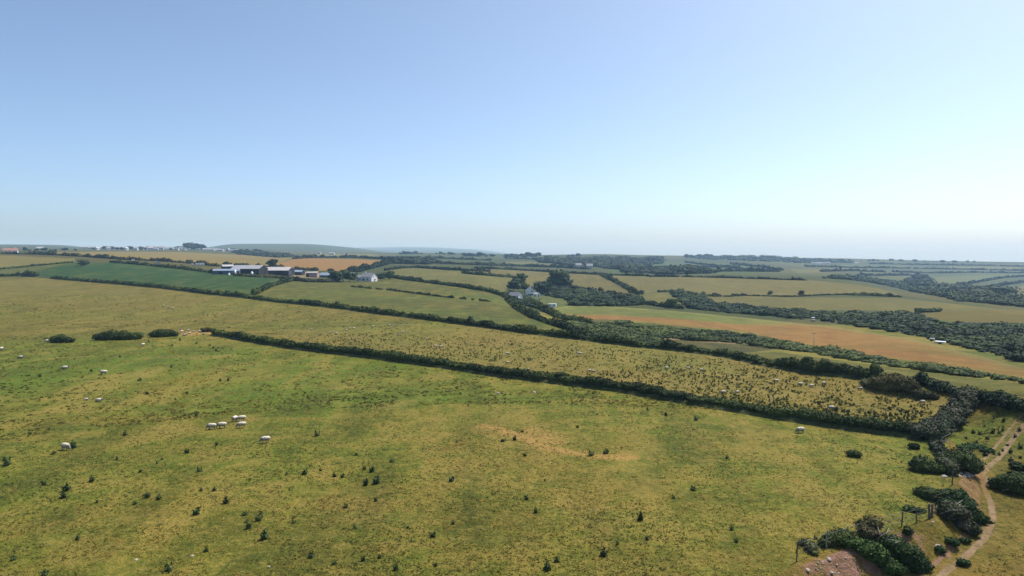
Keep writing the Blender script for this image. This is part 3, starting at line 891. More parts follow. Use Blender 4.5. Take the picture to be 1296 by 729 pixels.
hedge([(322, 373), (345, 361.8), (358, 358), (372, 355)], 1.87, 2.56, 'dark hedge climbing the right end of the green crop field', var=.4)
hedge([(372, 355.5), (390, 357), (410, 357.5), (428, 357)], 2.59, 4.00, 'thick dark scrub below the farmyard', var=.5, mat='brown')
hedge([(296, 349), (318, 350.5), (340, 351.5), (366, 353)], 1.30, 2.40, 'straggling dark hedge in front of the farm sheds', var=.5, gaps=.25, mat='brown')
hedge([(445, 363), (476, 366), (495, 367.6), (512, 370), (545, 374.2), (570, 377), (596, 379.4), (620, 382)], .8, 1.4, 'broken row of low bushes across the green slope', gaps=.40, var=.5)
hedge([(484, 353), (490, 350.5), (519, 355), (553, 359.3), (587, 364), (600, 366.5), (620, 370), (636, 375), (646, 381)], 2.16, 2.88, 'dark hedge between the green slope and the straw meadow', var=.4)
hedge([(440, 345.5), (455, 343.6), (482, 336.5), (497, 332.5), (510, 331.5)], 4.32, 6.40, 'tall dark hedge of trees beside the orange barley field', mat='far', var=.5)
hedge([(488, 342.6), (510, 339.4), (528, 338.8), (570, 342), (620, 344)], 2.16, 3.20, 'dark hedge on the upper edge of the straw meadow', var=.5, mat='far')
hedge([(586, 346), (600, 347.6), (612, 348.6), (630, 350), (648, 351.4)], 2.16, 3.20, 'short dark hedge stub in the straw meadow', var=.5, gaps=.2)
hedge([(600, 339.6), (640, 341), (677, 343.4), (719, 345.8), (758, 347.8), (820, 349.6)], 2.16, 3.20, 'long dark hedge above the sloping tan meadow', var=.5, mat='far')
hedge([(761, 348.6), (775, 355), (790, 363), (803, 371), (812, 372.5)], 2.74, 4.00, 'dark diagonal hedge between the two tan meadows', var=.4)
hedge([(643, 381), (655, 391.5), (678, 404), (700, 412), (722, 419), (742, 425.5)], 1.87, 2.88, 'thick dark lane hedge running down beside the green slope', var=.4)
hedge([(668, 385), (687, 393), (706, 402.5), (722, 407), (745, 412)], 2.16, 3.20, 'dark hedge on the far side of the lane below the white house', var=.5)
hedge([(834, 370), (850, 369), (870, 372), (895, 375), (920, 375.6), (943, 374.2)], 1.58, 2.40, 'broken dark hedge below the broad tan meadow', gaps=.3, var=.6)
hedge([(943, 374.4), (1000, 375.6), (1050, 373.4), (1073, 373)], 0.72, 1.12, 'thin dark hedge line across the tan meadow', gaps=.25, var=.5)
hedge([(1073, 373.5), (1095, 373.8), (1137, 376)], 1.87, 3.20, 'thick dark hedge at the tip of the tan meadow', var=.5)
hedge([(795, 377.5), (812, 383.5), (830, 387), (850, 390), (862, 391)], 2.16, 3.20, 'dark hedge along the lower side of the small paddock', var=.5)
hedge([(820, 350.4), (860, 350.6), (885, 351), (940, 352.5), (1019, 355)], 1.87, 3.20, 'dark hedge along the crest of the broad tan meadow', gaps=.2, var=.7, mat='far')
hedge([(1160, 395.8), (1172, 395.2), (1188, 394.2)], 1.58, 3.20, 'small cluster of dark bushes at the edge of the yellow meadow', cat='bush', var=.6)
hedge([(1165, 484.5), (1206, 497.5), (1252, 508.5), (1296, 520.5), (1340, 533)], 1.08, 2.08, 'dark gorse hedge running to the right edge beyond the track', mat='gorse', var=.45)
hedge([(1172, 556), (1186, 548), (1200, 537), (1213, 524), (1224, 513), (1229, 507)], 1.44, 2.72, 'thick grey green wind-combed hedge joining the near hedge to the gorse', mat='grey', var=.4)
hedge([(0, 321.5), (40, 322), (75, 323.2), (120, 326), (160, 329), (200, 330.5), (235, 333), (275, 337)], 2.30, 4.00, 'dark scrubby hedge below the long barley field', mat='brown', var=.7)
hedge([(140, 332), (175, 335), (230, 340.5), (262, 344.5), (272, 346)], 1.87, 3.20, 'dark hedge along the top of the green crop field', var=.6, gaps=.15, mat='hedge')
hedge([(372, 327.8), (400, 326.2), (450, 326.4), (500, 329)], 3.24, 5.60, 'dark hedge behind the orange barley field', mat='far', var=.6)
hedge([(285, 335.5), (320, 338), (345, 339.6), (400, 342.6), (420, 343.2)], 2.30, 4.00, 'dark bushes behind the farm sheds', mat='brown', var=.7, gaps=.35)
for pts, lab in [([(500, 326), (560, 327.3), (620, 330)], 'dark far hedge below the green field under the mountains'),
                 ([(500, 334), (540, 333), (600, 335.5), (700, 338.5), (745, 341)], 'dark far hedge beyond the straw meadows'),
                 ([(868, 332.5), (900, 336.5), (940, 341), (965, 343.5)], 'dark diagonal hedge on the blue green slope'),
                 ([(925, 334.5), (960, 338), (990, 342.5)], 'second dark diagonal hedge nearer the valley on the blue green slope'),
                 ([(800, 340.5), (860, 339), (900, 338.6), (935, 339)], 'faint level hedge on the blue green slope'),
                 ([(880, 344.5), (930, 343.5), (985, 344)], 'dark hedge at the foot of the blue green slope'),
                 ([(1020, 337.5), (1080, 339), (1150, 340), (1230, 341.5), (1300, 343)], 'long dark hedge high on the hazy hillside'),
                 ([(1085, 349.5), (1110, 349), (1145, 348.6), (1163, 349.5)], 'dark hedge above the pale green valley field'),
                 ([(1130, 344.5), (1180, 346), (1240, 345), (1296, 346)], 'dark hedge halfway up the hazy hillside'),
                 ([(1212, 362), (1240, 357), (1270, 352), (1300, 350)], 'dark hedge climbing the far side of the wooded valley'),
                 ([(1040, 344), (1075, 343), (1120, 344.5)], 'short dark hedge on the shoulder of the hazy hillside'),
                 ([(1100, 334), (1170, 335.5), (1250, 336.5), (1310, 338)], 'dark hedge just under the skyline of the hazy hillside'),
                 ([(1245, 367), (1270, 361), (1300, 357)], 'dark hedge above the straw coloured valley field'),
                 ([(640, 327.5), (690, 328.5), (730, 330)], 'dark far hedge in front of the skyline trees')]:
    hedge(pts, 3.4, 6, lab, 'hedges between the far fields', mat='far', var=.7, cover=.8, gaps=.12)

# ------------------------------------------------------------------ woods and scrub that read as one mass
wood([(848, 369), (860, 368), (873, 371), (890, 377), (911, 386), (936, 388.5), (975, 391), (1019, 393.5), (1019, 405), (985, 400.5), (936, 397.5), (890, 393), (873, 391), (860, 382)], 3.6, 2.29, 2.03, 'dark scrubby wood below the broad tan meadow', seed=2)
wood([(1010, 395.5), (1069, 398), (1103, 398), (1149, 400), (1179, 406), (1206, 412), (1240, 412), (1300, 413), (1360, 414), (1360, 480), (1296, 461), (1250, 447.5), (1210, 436.5), (1160, 426), (1110, 417), (1062, 410), (1010, 401)], 3.5, 2.06, 1.65, 'dark scrub wood filling the valley beyond the orange wheat', seed=4, maxn=3000)
wood([(1039, 352.5), (1069, 353.5), (1098, 357), (1126, 362), (1160, 370), (1195, 377), (1217, 381.5), (1245, 384), (1296, 389), (1350, 392), (1350, 387), (1296, 378), (1250, 372), (1225, 366), (1200, 366), (1165, 362), (1126, 356), (1085, 350.5)], 8, 5.54, 3.87, 'broadleaf wood winding along the far valley', seed=5, mat='gorse', maxn=1500)
wood([(740, 424), (724, 417), (712, 408), (722, 409), (759, 410), (789, 410.5), (852, 417), (920, 422), (976, 431), (1028, 441), (1083, 450.5), (1083, 456), (1068, 455), (1000, 443.5), (976, 441), (930, 434), (890, 432), (850, 428), (830, 430), (842, 440), (805, 436.5)], 2.7, 1.67, 1.21, 'long strip of dark thorn scrub between the wheat and the thistle field', seed=6, maxn=2600, mat='hedge')
wood([(1080, 451.5), (1145, 460), (1206, 469), (1296, 482.5), (1350, 491), (1350, 494), (1296, 485), (1206, 474.5), (1114, 462), (1080, 456)], 2.2, 1.35, 0.97, 'dark thorn strip along the lower edge of the wheat field', seed=7, maxn=1600, mat='hedge')
wood([(678, 365), (690, 362.5), (700, 361), (716, 362.5), (736, 367), (770, 373), (796, 378), (820, 385), (801, 387), (770, 388), (726, 387.5), (722, 381), (700, 376), (684, 372)], 4.6, 3.34, 3.41, 'mixed green wood beside the white house', seed=8, mat='gorse', maxn=900)
wood([(690, 333), (680, 329), (700, 328), (735, 328.5), (760, 327.5), (790, 327), (830, 330), (838, 333), (800, 341), (770, 341), (745, 337), (715, 336)], 20, 11, 6.5, 'blue green wood over the low rise on the skyline', seed=9, mat='far', maxn=1200)
wood([(790, 345), (800, 341), (850, 341.5), (900, 343.5), (900, 346), (850, 347.5)], 13, 7.92, 6.20, 'dark wood at the foot of the blue green slope', seed=10, mat='far', maxn=500)
wood([(1150, 360), (1160, 352), (1172, 353), (1176, 362), (1190, 366), (1175, 371)], 16, 9.68, 8.06, 'dark clump of woodland on the valley side', seed=12, mat='far', maxn=200)
wood([(1180, 366), (1220, 362), (1265, 366), (1262, 379), (1240, 374), (1210, 371)], 17, 8.80, 5.58, 'patchy dark scrub on the valley floor', seed=13, mat='far', maxn=260)
wood([(1275, 386), (1280, 381), (1296, 378.5), (1350, 380), (1350, 392), (1296, 389)], 8, 5.28, 4.96, 'dark trees at the right edge of the valley', seed=14, mat='gorse', maxn=200)
wood([(880, 327.5), (868, 325), (905, 325), (960, 327), (1040, 330), (1080, 332.5), (1010, 333), (940, 330)], 40, 15.84, 8.06, 'hazy woodland along the skyline behind the blue green slope', seed=15, mat='far', maxn=300)
wood([(300, 322.2), (296, 319.5), (330, 319.8), (372, 325), (350, 326)], 15, 7.92, 5.58, 'dark trees between the barley field and the blue ridge', seed=16, mat='far', maxn=220)
wood([(500, 334), (505, 331.6), (530, 329), (556, 331), (545, 335)], 11, 7.04, 5.58, 'dark copse beyond the straw meadow', seed=17, mat='far', maxn=160)
wood([(646, 381), (640, 374), (655, 374), (664, 378), (676, 384), (690, 391), (684, 392), (665, 387)], 4.2, 2.64, 2.23, 'dark garden thicket between the garage and the lane', seed=18, mat='gorse', maxn=200)

# ------------------------------------------------------------------ single trees
tree(657, 364, 13, 'round dark tree behind the small garage by the white house', 'round', wide=1.05)
tree(650, 369, 9, 'low dark tree beside the garage roof', 'wide')
tree(664, 370, 9, 'dark tree just left of the white gabled house', 'round')
tree(707, 366, 17, 'tallest dark tree of the wood beside the white house', 'wide', wide=.95)
tree(690, 372, 10, 'light green tree between the white house and the wood', 'wide')
tree(711, 484, 1.9, 'small round tree standing up out of the near hedge', 'low', wide=1.0)
tree(424, 357, 8, 'dark tree at the edge of the farmyard', 'wide')
tree(434, 356, 9, 'dark tree between the blue shed and the white farmhouse', 'round')
tree(442, 357, 8, 'dark bushy tree beside the low annex', 'wide')
tree(482, 355, 6, 'dark bushy tree against the end of the white farmhouse', 'wide')
tree(493, 354, 7, 'round dark tree on the hedge beside the white farmhouse', 'low', wide=.8)
tree(345, 339.5, 9, 'brown topped tree behind the middle farm shed', 'low', wide=.8)
tree(105, 336.5, 5.5, 'single dark bush on the top edge of the green crop', 'low', wide=1.2)
tree(64, 323, 7, 'dark bush on the scrubby line below the barley', 'low', wide=1.0)
tree(850, 390, 5.5, 'round bush on the lower edge of the small paddock', 'low', wide=.9)
tree(800, 374, 6, 'dark tree at the foot of the diagonal hedge', 'round')
tree(760, 371, 5, 'lone dark tree in the tan meadow edge by the wood', 'round')
tree(973, 374.5, 4, 'small lone thorn tree on the meadow line', 'lean')
tree(1012, 375, 4.5, 'small leaning thorn tree near the middle of the meadow line', 'lean')
tree(890, 375, 4, 'round dark thorn at the end of the valley wood', 'round')
n_row = 0


def tree_row(pts, step, h, label, group, kinds=('round', 'wide', 'low')):
    P = densify(pts, step)
    for i, (a, b) in enumerate(P):
        hh = h * random.uniform(.55, 1.3); tree(a + random.uniform(-.6, .6) * step, b, hh, label, random.choice(kinds), group, sink=hh * .22, wide=random.uniform(.9, 1.35))


tree_row([(641, 326), (655, 325.5), (678, 325)], 3.6, 15, 'tall dark tree in the clump on the skyline at the centre', 'tall skyline trees at the centre')
tree_row([(588, 324.4), (625, 325)], 4.6, 14, 'dark tree on the skyline beside the faint mountains', 'skyline trees beside the mountains')
tree_row([(509, 321.6), (535, 321.6)], 4, 11, 'dark tree in the skyline copse under the faint mountains', 'copse under the mountains')
tree_row([(553, 321.8), (574, 322.2)], 5, 9, 'low dark tree on the skyline between two copses', 'low skyline trees')
tree_row([(720, 324.6), (730, 324.6)], 3.5, 11, 'dark tree standing above the skyline wood', 'trees above the skyline wood')
tree_row([(828, 327), (840, 327)], 4, 12, 'dark tree on the skyline right of the wooded rise', 'trees right of the wooded rise')
tree_row([(868, 326), (900, 326)], 4, 15, 'dark tree in the hazy skyline row above the slope', 'hazy skyline row')
tree_row([(914, 327), (1000, 328.5)], 6.5, 12, 'hazy tree along the far skyline', 'hazy trees along the far skyline')
tree_row([(1005, 330), (1080, 332)], 5, 14, 'hazy tree near the distant pale barns', 'trees near the distant barns')
tree_row([(1090, 330.5), (1130, 330.5), (1170, 331.5), (1230, 332.4)], 8, 10, 'small hazy tree on the right skyline', 'hazy trees on the right skyline')
tree_row([(238, 316.2), (243, 315.8), (252, 315.8), (256, 316.2)], 2.6, 21, 'big dark tree on the mound in the village', 'trees on the village mound', ('wide', 'round'))
tree_row([(222, 315.4), (232, 315.4)], 2.6, 12, 'dark tree in the village block on the skyline', 'trees in the village block')
tree_row([(118, 316), (145, 316.2), (182, 316), (215, 316.4)], 6, 10, 'small dark tree among the village roofs', 'trees among the village roofs')
tree_row([(258, 316), (285, 317.6), (310, 318.6), (330, 319.6)], 4.6, 10, 'small dark tree beyond the village end', 'trees beyond the village end')
tree_row([(30, 317.5), (60, 317.6), (84, 317.6), (98, 317.4)], 9, 6, 'small dark tree on the skyline left of the village', 'trees left of the village')

# ------------------------------------------------------------------ bushes by the fence, gorse dome, hedge bushes
def sweep(p0, p1, ra, rm, rb, n, lift=.55, seed=0, flat=.8, wig=.25):
    """row of overlapping clumps from one ground pixel to another; radii in metres"""
    rng = np.random.default_rng(seed); a, b = np.array(gp(*p0)), np.array(gp(*p1)); out = []
    ang = math.atan2(b[1] - a[1], b[0] - a[0])
    for i in range(n):
        f = i / max(1, n - 1)
        r = ra + (rm - ra) * min(1, f / .4) if f < .4 else rm + (rb - rm) * (f - .4) / .6
        r *= rng.uniform(.85, 1.15)
        p = a + (b - a) * f + np.append(rng.normal(size=2) * wig * r, 0)
        z = float(zfun(np.array([p[0]]), np.array([p[1]]))[0])
        out.append(((p[0], p[1], z + r * lift), (r * 1.2, r, r * flat), ang))
    return out


def twigs(p, n, L, seed, up=.5, dx=1.0, dy=-.3, rad=.045):
    rng = np.random.default_rng(seed); b = np.array(gp(*p)); out = []
    for i in range(n):
        d = np.array([dx + rng.normal() * .5, dy + rng.normal() * .5, up + rng.uniform(-.2, .4)]); d /= np.linalg.norm(d)
        s = b + np.array([rng.normal() * .35, rng.normal() * .35, .05])
        l = L * rng.uniform(.6, 1.1)
        k_ = np.array([rng.normal() * .12, rng.normal() * .12, .12]) * l
        out.append(([tuple(s), tuple(s + d * l * .5 + k_), tuple(s + d * l)], rad))
    return out


S5, S8 = .12, .17
blob_bush('windswept_bush', sweep((1116, 691), (1171, 722), .6, 1.0, .6, 11, seed=1) + sweep((1124, 701), (1160, 724), .5, .75, .5, 7, seed=2), S5,
          'largest dark green windswept bush streaming down the bank beside the eroded scar', 'bush', 'bush', stems=twigs((1118, 688), 4, 1.6, 3), deadtwigs=twigs((1117, 694), 5, 1.5, 4, .7), cover=1.25)
blob_bush('windswept_bush', sweep((1076, 692), (1134, 726), .45, .75, .55, 11, seed=5, lift=.5), S5,
          'long low green bush lying along the foot of the wire fence', 'bush', 'bush', stems=twigs((1090, 692), 3, 1.0, 6), cover=1.25)
blob_bush('thorn_bush', sweep((1091, 676), (1108, 676), .5, .75, .55, 6, seed=7, lift=1.25) + sweep((1098, 680), (1112, 690), .5, .7, .5, 4, seed=8), S5,
          'near black thorn bush with bare pale branches behind the fence', 'bush', 'brown', stems=twigs((1106, 684), 5, 1.6, 9, 1.1, .3), deadtwigs=twigs((1110, 688), 6, 1.7, 10, .9, .6), cover=.9)
blob_bush('bramble_bush', sweep((1040, 692), (1072, 685), .4, .7, .6, 8, seed=11, lift=.6), S5, 'dark bramble thicket behind the wire fence', 'bush', 'hedge', stems=twigs((1050, 690), 4, .9, 12, .8, .1), cover=1.0)
blob_bush('bramble_bush', sweep((1020, 690), (1030, 702), .3, .45, .35, 5, seed=13, lift=.6), S5, 'small olive bush between the first two fence posts', 'bush', 'grey', stems=twigs((1024, 697), 3, .7, 14, .9, .1), cover=.8)
blob_bush('windswept_bush', sweep((1197, 639), (1240, 661), .55, .9, .55, 10, seed=15) + sweep((1201, 633), (1226, 642), .5, .75, .5, 6, seed=16), S5,
          'green windswept bush with a pale trunk leaning towards the track', 'bush', 'bush', stems=twigs((1196, 640), 4, 1.8, 17), deadtwigs=twigs((1194, 648), 4, 1.6, 18, .6), cover=1.25)
blob_bush('windswept_bush', sweep((1194, 652), (1230, 676), .5, .9, .6, 8, seed=19), S5, 'dark windswept bush full of grey dead branches on the bank top', 'bush', 'grey', stems=twigs((1196, 654), 4, 1.5, 20),
          deadtwigs=twigs((1192, 650), 8, 1.7, 21, .5) + twigs((1206, 656), 5, 1.4, 22, .45), cover=1.0)
blob_bush('bramble_bush', sweep((1164, 626), (1190, 635), .5, .8, .6, 8, seed=23, lift=.45, flat=.7), S5, 'low soft dark bramble patch on the pasture side of the bank', 'bush', 'hedge', cover=1.1)
blob_bush('bramble_bush', sweep((1146, 646), (1164, 648), .3, .45, .3, 5, seed=24, lift=.3, flat=.6), S5, 'flat weedy clump in the grass near the thick fence post', 'bush', 'bush', cover=.9)
blob_bush('gorse_bush', sweep((1162, 596), (1183, 598), .7, .85, .7, 6, seed=25), S5, 'neat dark oblong gorse bush in the pasture by the broken wall', 'bush', 'hedge', cover=1.25)
blob_bush('thorn_bush', sweep((1210, 596), (1230, 599), 1.0, 1.2, .8, 6, seed=26, lift=.75) + sweep((1216, 586), (1224, 592), .8, .9, .8, 3, seed=27), S5, 'broad dark thorn bush where the track meets the broken wall', 'bush', 'hedge', stems=twigs((1210, 600), 4, 1.2, 28), cover=1.2)
blob_bush('thorn_bush', sweep((1194, 586), (1206, 600), .6, .95, .8, 6, seed=29, lift=.7), S5, 'pale grey half dead thorn bush beside the broad dark one', 'bush', 'grey', deadtwigs=twigs((1200, 600), 7, 1.5, 30, .9, .2), cover=.9)
blob_bush('thorn_bush', sweep((1181, 562), (1190, 580), .4, .8, .6, 6, seed=31, lift=.6), S8, 'scraggy thorn bush with bleached dead branches at the end of the near hedge', 'bush', 'grey',
          deadtwigs=twigs((1178, 552), 7, 2.4, 32, .45, .7, -.7, .07) + twigs((1184, 566), 6, 2.0, 33, .5, .6, -.5, .06), cover=.8)
blob_bush('gorse_bush', sweep((1266, 619), (1314, 628), .75, 1.0, 1.0, 10, seed=34, lift=.65) + sweep((1272, 613), (1308, 616), .6, .85, .8, 7, seed=35, lift=.75), S5, 'big black green gorse bush at the right edge beside the track', 'bush', 'hedge',
          deadtwigs=twigs((1266, 620), 3, 1.5, 36, .25, 1, -.2), cover=1.25)
blob_bush('gorse_bush', sweep((1112, 492), (1150, 496), .8, 1.45, 1.2, 9, seed=37, lift=.7, flat=.9) + sweep((1146, 496), (1184, 505), 1.1, 1.0, .5, 10, seed=38, lift=.5) + sweep((1122, 489), (1144, 491), 1.0, 1.3, .9, 6, seed=39, lift=.9), S8,
          'big domed brown and green gorse bush at the corner of the thistle field', 'bush', 'brown', stems=twigs((1130, 494), 3, 1.5, 40), cover=1.2)
blob_bush('gorse_bush', sweep((1094, 488), (1122, 495), .7, .9, .8, 7, seed=41, lift=.5), S8, 'low bush with bleached stems at the foot of the domed gorse', 'bush', 'grey', deadtwigs=twigs((1112, 493), 8, 2.0, 42, .35, .9, -.3, .06), cover=.8)
blob_bush('gorse_bush', sweep((68, 433), (91, 433.5), .9, 1.25, .8, 6, seed=43, lift=.6), .26, 'small round dark bush, first of the row along the pasture edge', 'bush', 'hedge', cover=1.2)
blob_bush('gorse_bush', sweep((122, 430.5), (173, 429.5), 1.1, 1.5, 1.2, 12, seed=44, lift=.65), .26, 'longest dark bush in the row along the pasture edge', 'bush', 'hedge', cover=1.2)
blob_bush('gorse_bush', sweep((195, 426.5), (221, 425.5), 1.0, 1.3, 1.0, 7, seed=45, lift=.6), .26, 'dark bush next to the gap where sheep lie', 'bush', 'hedge', cover=1.2)
blob_bush('gorse_bush', sweep((258, 420), (266, 420), .7, .9, .7, 4, seed=46, lift=.6), .26, 'small dark bush behind the resting sheep', 'bush', 'brown', cover=1.1)
blob_bush('bramble_bush', sweep((1216, 566), (1245, 570), .5, .7, .5, 9, seed=47, lift=.2, flat=.5, wig=.9), S5, 'low spreading patch of green weeds beside the track', 'bush', 'bush', cover=.8)
for i, (a, b, rr) in enumerate([(1205, 689, .40), (1220.6, 686, .27), (1189, 698, .36), (1219.7, 716, .35), (1287, 593, .5), (1294, 595, .5), (1079, 578, .5), (1157, 568, .5), (1253, 662, .16), (1150, 676, .4)]):
    blob_bush('small_bush', sweep((a - 2, b), (a + 3, b + .5), rr * .8, rr, rr * .8, 3, seed=50 + i, lift=.6), .11,
              ['lone small bush on the slope left of the track', 'smaller bush close beside the track bend', 'small bush beside the pale stone below the bank', 'small dark bush in the bottom corner by the track', 'small dark bush above the big gorse by the track',
               'small dark bush at the very edge above the big gorse', 'single dark bush out in the pasture below the near hedge', 'small dark bush in the pasture corner by the hedge end', 'tiny tuft on the worn middle of the track', 'small bush on the bank between the posts'][i], 'bush', 'bush' if i < 4 else 'hedge', cover=1.1)

# ------------------------------------------------------------------ thistles
def thistle_mesh(seed):
    rng = np.random.default_rng(seed); Q = []
    for _ in range(rng.integers(5, 9)):
        a = rng.uniform(0, 6.28); q = rng.uniform(.0, .34); hh = rng.uniform(.55, 1.0)
        n = 16
        z = rng.uniform(.05, 1, n) * hh
        P = np.stack([math.cos(a) * q * (1 + z * .4) + rng.normal(size=n) * .11 * (1.15 - z), math.sin(a) * q * (1 + z * .4) + rng.normal(size=n) * .11 * (1.15 - z), z], -1)
        N = rng.normal(size=(n, 3)) + [0, 0, .6]; N /= np.linalg.norm(N, axis=1, keepdims=True)
        Q.append(cards(P, N, rng.uniform(.11, .21, n), rng, .4))
    Q.append(CS2 * np.array([.30, .30, .34]) + [0, 0, .26])
    return quads_mesh('thistle', np.concatenate(Q), M['thistle'])


TH = [thistle_mesh(s) for s in range(6)]


def thistle(px, py, size, label, group):
    p = g1(px, py)
    o = link('thistle', random.choice(TH), None, (p.x, p.y, p.z - .03))
    o.rotation_euler = (random.uniform(-.1, .1), random.uniform(-.1, .1), random.uniform(0, 6.28))
    o.scale = (size * random.uniform(.85, 1.2), size * random.uniform(.85, 1.2), size * random.uniform(.8, 1.1))
    tag(o, label, 'thistle', group)
    return o


BIG = [(248, 651, 1.0, 'tall pointed dark thistle clump alone in the lower pasture'), (476, 612, 1.15, 'tallest dark thistle clump in the middle of the pasture'),
       (462, 614, .85, 'lower dark thistle clump touching the tallest one'), (693, 720, .95, 'round dark thistle clump at the bottom edge of the pasture'),
       (335, 682, .95, 'dark thistle clump below a pair of smaller clumps'), (763, 703, .8, 'dark thistle clump up and right of the one at the bottom edge'),
       (84, 621, .9, 'upper one of two stacked dark thistle clumps below the lone grazing sheep'), (81, 630, .85, 'lower one of two stacked dark thistle clumps below the lone grazing sheep'),
       (93, 567, 1.2, 'dark thistle right behind the lone grazing sheep'), (9, 589, 1.1, 'wide dark thistle clump at the left edge of the pasture'),
       (215, 722, .8, 'round dark thistle clump at the lower left of the bottom edge'), (766, 574, 1.0, 'larger of two dark thistles at the end of the bare scrape'),
       (748, 577, .8, 'smaller of two dark thistles at the end of the bare scrape')]
for a, b, s_, lab in BIG: thistle(a, b, s_ * .85, lab, 'distinct thistles in the near pasture')
SMALL = [(68, 575), (56, 614), (116, 610), (177, 598), (205, 582), (199, 587), (237, 573), (252, 597), (271, 621), (186, 630), (200, 632), (286, 637), (310, 652), (312, 661), (148, 582), (274, 564), (314, 669),
         (386, 600), (406, 596), (424, 603), (433, 604), (470, 597), (571, 609), (476, 634), (330, 651), (328, 659), (372, 662), (574, 663), (548, 679), (394, 706), (480, 706), (401, 552), (496, 585), (362, 601),
         (932, 686), (811, 658), (637, 559), (664, 577), (690, 609), (667, 632), (678, 649), (877, 621), (756, 525), (820, 519), (881, 532), (843, 526), (651, 557), (661, 547),
         (51, 477), (176, 482), (222, 506), (249, 526), (186, 499), (237, 499), (228, 431), (218, 438), (249, 435), (265, 438), (273, 444), (270, 441), (189, 433), (116, 470), (217, 465), (152, 452), (279, 482), (289, 482), (158, 551)]
for a, b in SMALL: thistle(a, b, random.uniform(.3, .72) if b > 500 else random.uniform(.55, .85), 'small dark thistle clump dotted over the near pasture', 'thistles over the near pasture')
rng = np.random.default_rng(5)
for a, b in px_scatter([(0, 440), (272, 428), (600, 472), (1090, 550), (1150, 560), (1130, 640), (980, 725), (0, 729)], 34, rng): thistle(a, b, random.uniform(.28, .5), 'small dark thistle clump dotted over the near pasture', 'thistles over the near pasture')
ZONE = [(385, 438), (400, 424), (470, 421), (560, 425), (640, 430), (740, 438), (830, 447), (920, 460), (1010, 474), (1090, 488), (1170, 508), (1180, 524), (1140, 540), (1000, 522), (900, 505), (780, 486), (690, 476), (565, 458), (473, 446)]
near_t = px_scatter(ZONE, 1000, rng)
w_ = vnoise(near_t[:, 0] / 34, near_t[:, 1] / 9, 41) * .45 + vnoise(near_t[:, 0] / 9, near_t[:, 1] / 3, 42) * .45 + .05 + .14 * (near_t[:, 0] < 580) + .12 * (near_t[:, 1] - np.interp(near_t[:, 0], [385, 1170], [424, 512]) > 18)
near_t = near_t[w_ > .40]
order = np.argsort(-near_t[:, 1]); near_t = near_t[order]
for a, b in near_t[:150]: thistle(a, b, random.uniform(.24, .48), 'dark thistle clump in the tan field behind the near hedge', 'thistles in the tan field')
for a, b in [(1291, 545), (1285, 553), (1274.6, 564), (1268.6, 571), (1278.5, 573), (1265, 576), (1291, 567), (1291, 580), (1258, 575), (1247.6, 577), (1227, 577), (1278, 584), (1222, 555), (1256, 548), (1264, 550), (1269, 545),
             (1240, 550), (1250, 556), (1232, 548), (1246, 540), (1258, 530), (1270, 533), (1236, 560)]:
    thistle(a, b, random.uniform(.35, .6), 'small dark weed clump beside the upper track', 'weeds beside the track')


def scatter_stuff(name, pts, smin, smax, label, cat, meshq, mat, seed):
    rng = np.random.default_rng(seed)
    P = G(pts[:, 0], pts[:, 1]); Q = []
    for p in P:
        q = meshq[rng.integers(len(meshq))]; s = rng.uniform(smin, smax); a = rng.uniform(0, 6.28); c, d = math.cos(a), math.sin(a)
        Q.append((q * s) @ np.array([[c, d, 0], [-d, c, 0], [0, 0, 1]]) + p)
    return tag(link(name, quads_mesh(name, np.concatenate(Q), M[mat])), label, cat, None, 'stuff')


def mq(me):
    n = len(me.vertices); a = np.empty(n * 3, np.float32); me.vertices.foreach_get('co', a)
    return a.reshape(-1, 4, 3)


THQ = [mq(m) for m in TH]
far_t = px_scatter(ZONE, 3000, rng)
w_ = vnoise(far_t[:, 0] / 34, far_t[:, 1] / 9, 41) * .45 + vnoise(far_t[:, 0] / 9, far_t[:, 1] / 3, 42) * .45 + .05 + .14 * (far_t[:, 0] < 580) + .12 * (far_t[:, 1] - np.interp(far_t[:, 0], [385, 1170], [424, 512]) > 18)
far_t = far_t[w_ > .43]
scatter_stuff('thistles', far_t, .15, .40, 'mass of smaller dark thistles filling the tan field behind the near hedge', 'thistles', THQ, 'thistle', 3)

